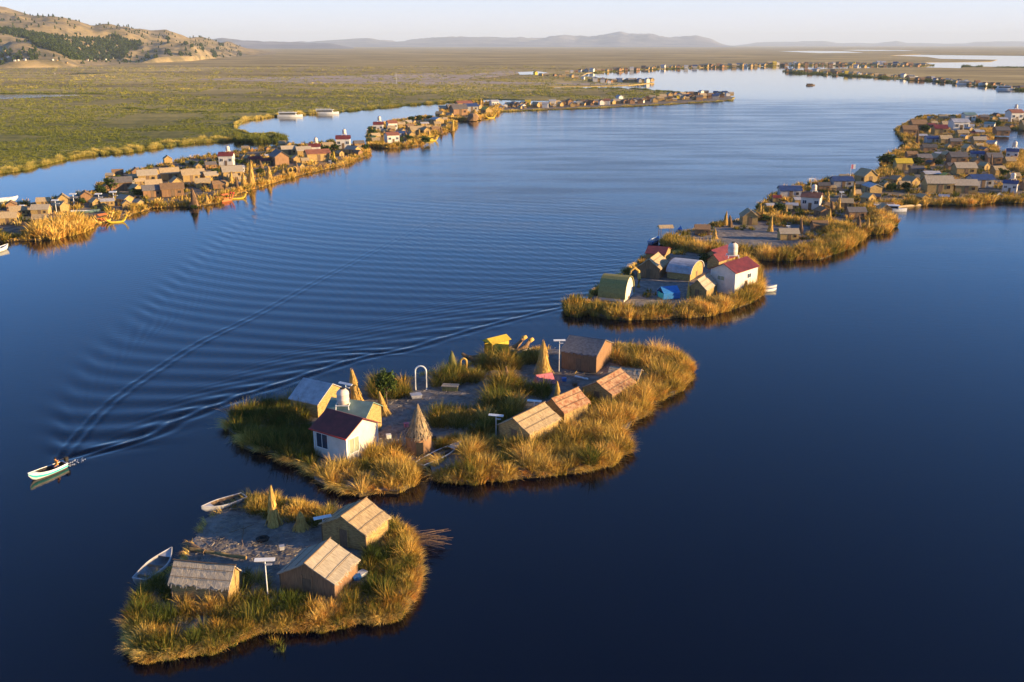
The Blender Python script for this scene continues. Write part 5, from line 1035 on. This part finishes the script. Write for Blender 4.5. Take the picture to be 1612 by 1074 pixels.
rz_, _ = dirz((192, 350), (165, 352)); balsa('bright yellow reed boat with raised ends, moored at the reed bank', P(183, 350, .02), R(28), L=8, s=.58, hullc='yellow', head='yellow', cabin=False)
balsa('orange-brown reed boat with a cabin beside the bright yellow one', P(161, 350, .02), R(60), L=7, s=.75, hullc='reed_gold', head='reed_gold', cab='reed_orange')
balsa('red-headed reed boat moored under the tall white cabin', P(354, 317, .02), R(60), L=7, s=.75, hullc='reed_orange', head='red_paint', cab='reed_orange')
balsa('golden reed boat beside the red-headed one', P(373, 313, .02), R(25), L=8, s=.62, hullc='yellow', head='reed_gold', cabin=False)
balsa('bright yellow reed boat at the right tip of the long left-hand island', P(668, 226, .02) if False else P(678, 222, .02), R(25), L=8, s=.8, hullc='yellow', head='yellow', cabin=True, cab='yellow')
balsa('small golden reed boat by the far yellow hut', P(772, 186, .02), R(30), L=8, s=.8, hullc='yellow', head='yellow', cabin=False)
o = stack_mesh(3.4, .9, 60).build('reed_figure', 'yellow'); o.location = P(526, 254, .3); tag(o, 'bright yellow reed figure near the right end of the long left-hand island', 'reed figure')
o = stack_mesh(5.0, 1.2, 60).build('reed_figure', 'yellow'); o.location = P(713, 205, .3); tag(o, 'bright yellow reed figure at the waterside past the long left-hand island', 'reed figure')
for px, py, lab in ((457, 274, 'first'), (464, 273, 'second')): arch(f'{lab} of two small straw arches on the long left-hand island shore', px, py, py-10, 7, m='reed_gold', group='small straw arches', thick=.22)
for i, px in enumerate((484, 494, 504, 514, 524, 534, 545)):
    o = MB().tube([(-.5, 0, .2), (-.6, 0, 1.1), (0, 0, 1.7), (.6, 0, 1.3), (.2, 0, .9)], .16, 6).build('straw_ornament', 'reed_gold'); o.location = P(px, 270-(px-484)*.12, .35); tag(o, f'curled straw ornament along the lake edge, {ordn(i)} from the left', 'ornament', 'curled straw ornaments')
rowboat('white rowing boat drifting at the left edge of the back channel', P(3, 318, .02), R(30), L=8, B=2, H=1.2); rowboat('pale boat cut by the left edge below the long left-hand island', P(-2, 396, .02), R(80), L=6, B=1.6, H=.9, hullmat='white_paint')
rowboat('dark green rowing boat on the yard edge near the bright yellow reed boat', P(135, 335, .3), R(10), L=7, B=1.6, H=.7, hullmat='green_roof', gun='green_roof')
for i, (px, py) in enumerate(((92, 345), (104, 348), (84, 350))): bin_(f'{("pale", "white", "grey")[i]} tub on the yard behind the golden reeds at the left', px, py, ('tin_roof', 'white_paint', 'grey_wall')[i], 1.2, .8, .6, name='tub', cat='tub')
launch('long white tour launch with two deck levels moored by the marsh, the left one', P(457, 184, .05), R(4), .95); launch('slim white tour launch moored by the marsh, the right one', P(515, 179.5, .05), R(2), .95)
pz = zone([(52, 378), (90, 377), (130, 368), (143, 356), (120, 350), (88, 354), (58, 362)], .9, 3.0, 60, .13, tone=.80, tv=.15, rad=.8, spread=.8)
pz += band(PA, 2.2, 2.0, .13, 34, .66, 3.5, 0, .5, skip=.22)+band(PA, .7, 1.8, .14, 30, .35, 4, .5, 1, skip=.3)+band(PB, 3, 2.2, .17, 34, .62, 5, skip=.1)+band(PC, 2.6, 2.4, .2, 34, .7, 5, skip=.1)
pz += fringe(PA, 0, .52, 22, .9, .13, tone=.85, band=1.4, inset=.6)+fringe(PB, 0, .5, 14, 1, .18, tone=.85, band=1.4, inset=.6)
for q in (PA, PB, PC):
    C = clear(scatter([tuple(p) for p in q], .20), .4); C = C[n2(C, 6, 21) > .0]; pz.append(tufts(C, rng.uniform(.8, 2.2, len(C)), np.full(len(C), .8), 30, .16, np.clip(rng.normal(.5, .2, len(C)), 0, 1), segs=2))
reeds_object('golden reeds along the left-hand island chain', pz)

# ------------------------------------------------------------------ far rows of huts (a few pixels each)
MINI = {}
def mini(kind):
    if kind in MINI: return MINI[kind]
    wl, rf, L, W, e, r_ = kind; mb = MB().prism([(-W/2, 0), (W/2, 0), (W/2, e), (0, r_), (-W/2, e)], -L/2, L/2); n = len(mb.f)
    for s in (-1, 1): mb.add([(x, y, z) for x in (-L/2-.3, L/2+.3) for y, z in ((0, r_+.2), (s*(W/2+.3), e+.05), (s*(W/2+.3), e-.12), (0, r_))], [(0, 1, 2, 3), (7, 6, 5, 4), (0, 4, 5, 1), (1, 5, 6, 2), (2, 6, 7, 3), (3, 7, 4, 0)])
    me = mb.mesh('far_hut', M[wl]); me.materials.append(M[rf])
    for p in me.polygons[n:]: p.material_index = 1
    MINI[kind] = me; return me
MK = [(('mat_wall', 'thatch', 4.4, 3.4, 1.9, 3.2), 5, 'straw'), (('mat_wall', 'pale_thatch', 4.6, 3.4, 1.9, 3.0), 3, 'pale-roofed'), (('brown_wall', 'brown_thatch', 4.2, 3.4, 1.8, 3.0), 3, 'brown'), (('white_wall', 'tin_roof', 4, 3.6, 2.8, 3.6), 2, 'white'), (('white_wall', 'orange_roof', 4, 3.6, 2.6, 3.6), 1, 'white orange-roofed'), (('grey_wall', 'blue_roof', 4.4, 3.4, 2.2, 3.1), 1, 'blue-roofed'), (('yellow', 'yellow', 3.4, 3.2, 2.2, 3.6), .5, 'bright yellow'), (('brown_wall', 'dark_roof', 4.2, 3.4, 2, 3), 2, 'dark')]
FAR = ([], [], [])
def row(pts, n, spread, wpx, where, group, dark=0, stuff=False):
    wts = [q[1]*(1+dark*(q[2] in ('dark', 'brown')) ) for q in MK]; L = [0]
    for a, b in zip(pts, pts[1:]): L.append(L[-1]+math.hypot(b[0]-a[0], b[1]-a[1]))
    items = []
    for i in range(n):
        s = (i+.5+random.uniform(-.3, .3))/n*L[-1]; px = np.interp(s, L, [p[0] for p in pts]); py = np.interp(s, L, [p[1] for p in pts])-random.uniform(0, spread); items.append((float(px), float(py), random.choices(MK, wts)[0]))
    items.sort(key=lambda q: q[0]); cnt = {}
    if stuff:
        for px, py, (k, _, wd) in items:
            me = mini(k); q = wpx*random.uniform(.75, 1.25)*MPP(px, py)/4.5; mt = Matrix.Translation(P(px, py, .5)) @ Matrix.Rotation(R(random.choice((0, -30, -60, -85))), 4, 'Z') @ Matrix.Scale(q, 4); b = len(FAR[0]); FAR[0].extend(tuple(mt @ v.co) for v in me.vertices)
            for pl_ in me.polygons: FAR[1].append(tuple(b+i for i in pl_.vertices)); FAR[2].append(me.materials[pl_.material_index].name)
        return
    for px, py, (k, _, wd) in items:
        o = link(bpy.data.objects.new('reed_hut' if k[0] != 'white_wall' else 'cabin', mini(k))); o.location = P(px, py, .5); q = wpx*random.uniform(.75, 1.25)*MPP(px, py)/4.5; o.scale = (q, q, q*random.uniform(.9, 1.15)); o.rotation_euler = (0, 0, R(random.choice((0, 5, -30, -60, -80, -90))+random.uniform(-8, 8)))
        i = cnt.get(wd, 0); cnt[wd] = i+1; nn = ordn(i) if i < 59 else 'last'
        tag(o, f'{nn} tiny {wd} hut from the left {where}', 'hut', group)
row([(786, 174), (850, 171), (950, 167), (1050, 161), (1153, 156)], 59, 6, 9, 'in the long row on the marsh point', 'huts in the row on the marsh point')
row([(800, 172), (900, 168), (1000, 163), (1100, 157)], 60, 4, 6, 'x', 'x', 0, True)
row([(1050, 154), (1100, 151), (1150, 152)], 14, 3, 8, 'behind the tip of the marsh point', 'huts behind the tip of the marsh point')
row([(925, 131), (960, 132.5), (1026, 131)], 20, 3, 7.5, 'on the short far spit', 'huts on the short far spit')
row([(840, 119), (880, 122), (920, 126)], 9, 2, 6, 'along the small inlet behind the marsh', 'huts along the small inlet', 0, True)

row([(890, 116), (950, 113.5), (1050, 109), (1150, 106), (1250, 104.2), (1370, 103.6), (1455, 105)], 90, 2.0, 6.0, 'in the farthest row across the lake', 'huts in the farthest row', stuff=True)
row([(1236, 113.5), (1300, 117), (1400, 123), (1500, 131), (1612, 142)], 64, 3.2, 6.0, 'on the dark tongue of land at far right', 'huts on the dark tongue of land', 1, True)
row([(1330, 109), (1390, 107.5), (1450, 106)], 10, 1.5, 5.5, 'on the back edge of the dark tongue', 'huts on the back edge of the tongue', 1, True)
me = bpy.data.meshes.new('far_huts'); me.from_pydata(FAR[0], [], FAR[1]); nm_ = sorted(set(FAR[2]))
for q in nm_: me.materials.append(M[q])
for p_, q in zip(me.polygons, FAR[2]): p_.material_index = nm_.index(q)
tag(link(bpy.data.objects.new('far_huts', me)), 'specks of straw and white huts lining the farthest shores', 'far huts', kind='stuff')
PR = island([(784, 176), (850, 173.5), (950, 170), (1050, 165), (1154, 158.5), (1150, 152), (1050, 157), (950, 162), (850, 167), (790, 170)], interior=0, z=.56, rough_=1, step=4)
def shore(line, per_px, hpx, tone, wd=.35, nb=14, depth_px=1.2, segs=2, tv=.15, h_m=None):
    out = []
    for (a, b) in zip(line, line[1:]):
        n = max(1, int(abs(b[0]-a[0])*per_px+abs(b[1]-a[1])*2*per_px)); t = rng.uniform(0, 1, n); px = a[0]+(b[0]-a[0])*t; py = a[1]+(b[1]-a[1])*t-rng.uniform(0, 1, n)**1.5*depth_px
        C = np.array([tuple(P(x, y).xy) for x, y in zip(px, py)]); m = np.array([MPP(x, y) for x, y in zip(px, py)])
        nz = np.array([mnoise.noise(Vector((x/14, y/3, 5))) for x, y in zip(px, py)]); kk = (nz > -.22) | (rng.uniform(0, 1, n) < .25); C = C[kk]; m = m[kk]; nz = nz[kk]; n = len(C)
        h = (h_m or hpx*m)*(1+.9*nz)*rng.uniform(.7, 1.2, n)
        out.append(tufts(C, h, m*1.6, nb, m*wd, np.clip(tone+nz*tv*2+rng.normal(0, .08, n), 0, 1), segs=2, spread=.5))
    return out
ms = []
ms += shore([(-40, 278), (0, 274), (40, 269), (60, 263), (95, 254), (130, 247), (200, 241), (240, 235), (300, 227), (370, 222)], 9, 6, .58, wd=.22, nb=24, depth_px=6, tv=.3)
ms += shore([(175, 170), (240, 175.5), (330, 178), (455, 178)], 4, 3.2, .0, tv=.05)+shore([(-20, 149.5), (118, 149.5), (165, 149.8)], 3, 3, .0, tv=.05)+shore([(0, 196), (90, 193), (150, 197)], 2, 3, .1)+shore([(60, 214), (150, 208), (330, 205)], 2, 3, .1)  # dark inland strips coloured in as the shadow of taller reeds
ms += shore([(370, 224), (400, 226), (450, 224)], 7, 9, .12, nb=22, depth_px=8)+shore([(452, 220), (430, 212), (395, 213), (372, 206)], 4, 4, .5, nb=18)
ms += shore([(372, 206), (370, 198), (385, 191), (440, 183), (500, 180)], 5, 4.5, .78, nb=18, depth_px=3)+shore([(500, 179.5), (560, 174.5), (640, 166.5), (760, 158)], 5, 3.5, .4, nb=16, tv=.4)
ms += shore([(930, 140), (1000, 141.5), (1062, 146.5), (1100, 151)], 3, 3, .15)+shore([(865, 140), (930, 140)], 2, 2, .2)
ms += shore([(1232, 113.4), (1260, 116), (1330, 119.5), (1400, 124.5), (1460, 127.5), (1520, 132.5), (1570, 138.5), (1612, 143.5), (1680, 149)], 3, 3.5, .02, tv=.05, depth_px=2)
ms += shore([(1330, 103.4), (1450, 106), (1470, 103.4)], 2, 2, .05)+shore([(900, 117), (925, 115.8), (1000, 111), (1100, 107.3), (1200, 104.3), (1320, 103.4)], 2, 2.0, .25)
ms += shore([(1512, 106.5), (1545, 106.5)], 4, 4, .1)+shore([(1560, 107), (1640, 108)], 3, 2.5, .1)+shore([(784, 176.5), (850, 174), (950, 170.4), (1050, 165.4), (1154, 159)], 4, 2.2, .65, tv=.3)
tag(fast('marsh_reeds', *(lambda q: (q[0], q[1]))(join(ms)), M['marsh_reeds'], join(ms)[2]), 'band of reeds along the marsh shoreline', 'reeds', kind='stuff')
# low reeds over the marsh itself, sized with distance
n = 34000; px = rng.uniform(-60, 1060, n); py = 104+(278-104)*rng.uniform(0, 1, n)**.85
C = np.array([tuple(P(x, y).xy) for x, y in zip(px, py)]); k = inside(A_w, C[:, 0], C[:, 1]); C = C[k]; px = px[k]; py = py[k]; m = np.array([MPP(a, b_) for a, b_ in zip(px, py)])
nz = n2(C, 45, 2)+.6*n2(C, 150, 6)+.4*n2(C, 11, 3); k = nz > -.25
for q in PONDS: k &= ~inside(shrink(q, 1.15), C[:, 0], C[:, 1]-12)&~inside(q, C[:, 0], C[:, 1])
C = C[k]; px = px[k]; py = py[k]; nz = nz[k]; m = m[k]
V, Q, T = tufts(C, np.clip(1.0*m/.35, .7, 1.5)*rng.uniform(.5, 1.1, len(C)), m*4.0, 12, m*.7, np.clip(.27+.30*nz+np.clip((185-py)/300, -.1, .3)+rng.normal(0, .07, len(C)), 0, .8), segs=2, spread=.4, jit=.06)
V[:, 2] += .4
tag(fast('marsh_reeds', V, Q, M['marsh_reeds'], T), 'olive and tan reed beds covering the open marsh', 'reeds', kind='stuff')
# farmhouses at the foot of the hills
for i in range(16):
    px = [4, 14, 24, 34, 12, 30, 40, 84, 90, 138, 148, 156, 166, 178, 122, 105][i]; py = [96, 92, 99, 90, 84, 100, 97, 100, 99, 96, 95, 96, 95, 94, 98, 99.5][i]; p = P(px, py+4, .5)
    z = 0; best = None
    for t_ in np.linspace(.0, .5, 60):
        q = hill_z(px, t_); yy_ = PX(q)[1]
        if best is None or abs(yy_-py) < best[0]: best = (abs(yy_-py), q)
    k = MK[[3, 4, 3, 4, 0, 3, 3, 3, 1, 4, 3, 4, 3, 3, 4, 1][i]]; o = link(bpy.data.objects.new('farmhouse', mini(k[0]))); o.location = best[1]; m_ = MPP(px, py); o.scale = [m_*2.6/4.5]*3; o.rotation_euler = (0, 0, random.uniform(-1, .3))
    tag(o, f'tiny pale farmhouse at the foot of the dry hill, {ordn(sorted([4, 14, 24, 34, 12, 30, 40, 84, 90, 138, 148, 156, 166, 178, 122, 105]).index(px))} from the left', 'house', 'farmhouses below the hill')
launch('small dark boat crossing the far open water', P(1276, 134.5, .05), R(4), .6, 'boats far out', 'wood'); launch('white tour launch at the far right dark shore', P(1583, 141, .05), R(-10), 1.1, 'boats far out'); launch('blue and white launch along the dark tongue of land', P(1434, 122.5, .05), R(-5), 1.1, 'boats far out'); launch('launch moored on the dark tongue between two white cabins', P(1519, 132.5, .05), R(-5), 1.1, 'boats far out')
mb = MB(); mb.lathe([(.01, 0), (3, 0), (3.2, 2.2), (2, 3.6), (.01, 4)], 9, .2); o = mb.build('haystack', 'brown_thatch'); o.location = P(744, 190, .3); o.scale = (1, 1, 1); tag(o, 'wide low straw heap beside the far yellow hut', 'straw heap')
for lab, px, py in (('thin white mast standing on the dry marsh field', 624, 132),): o = MB().tube([(0, 0, 0), (0, 0, hm_(px, py, 17))], .12, 6).build('mast', 'white_paint'); o.location = P(px, py, .5); tag(o, lab, 'mast')
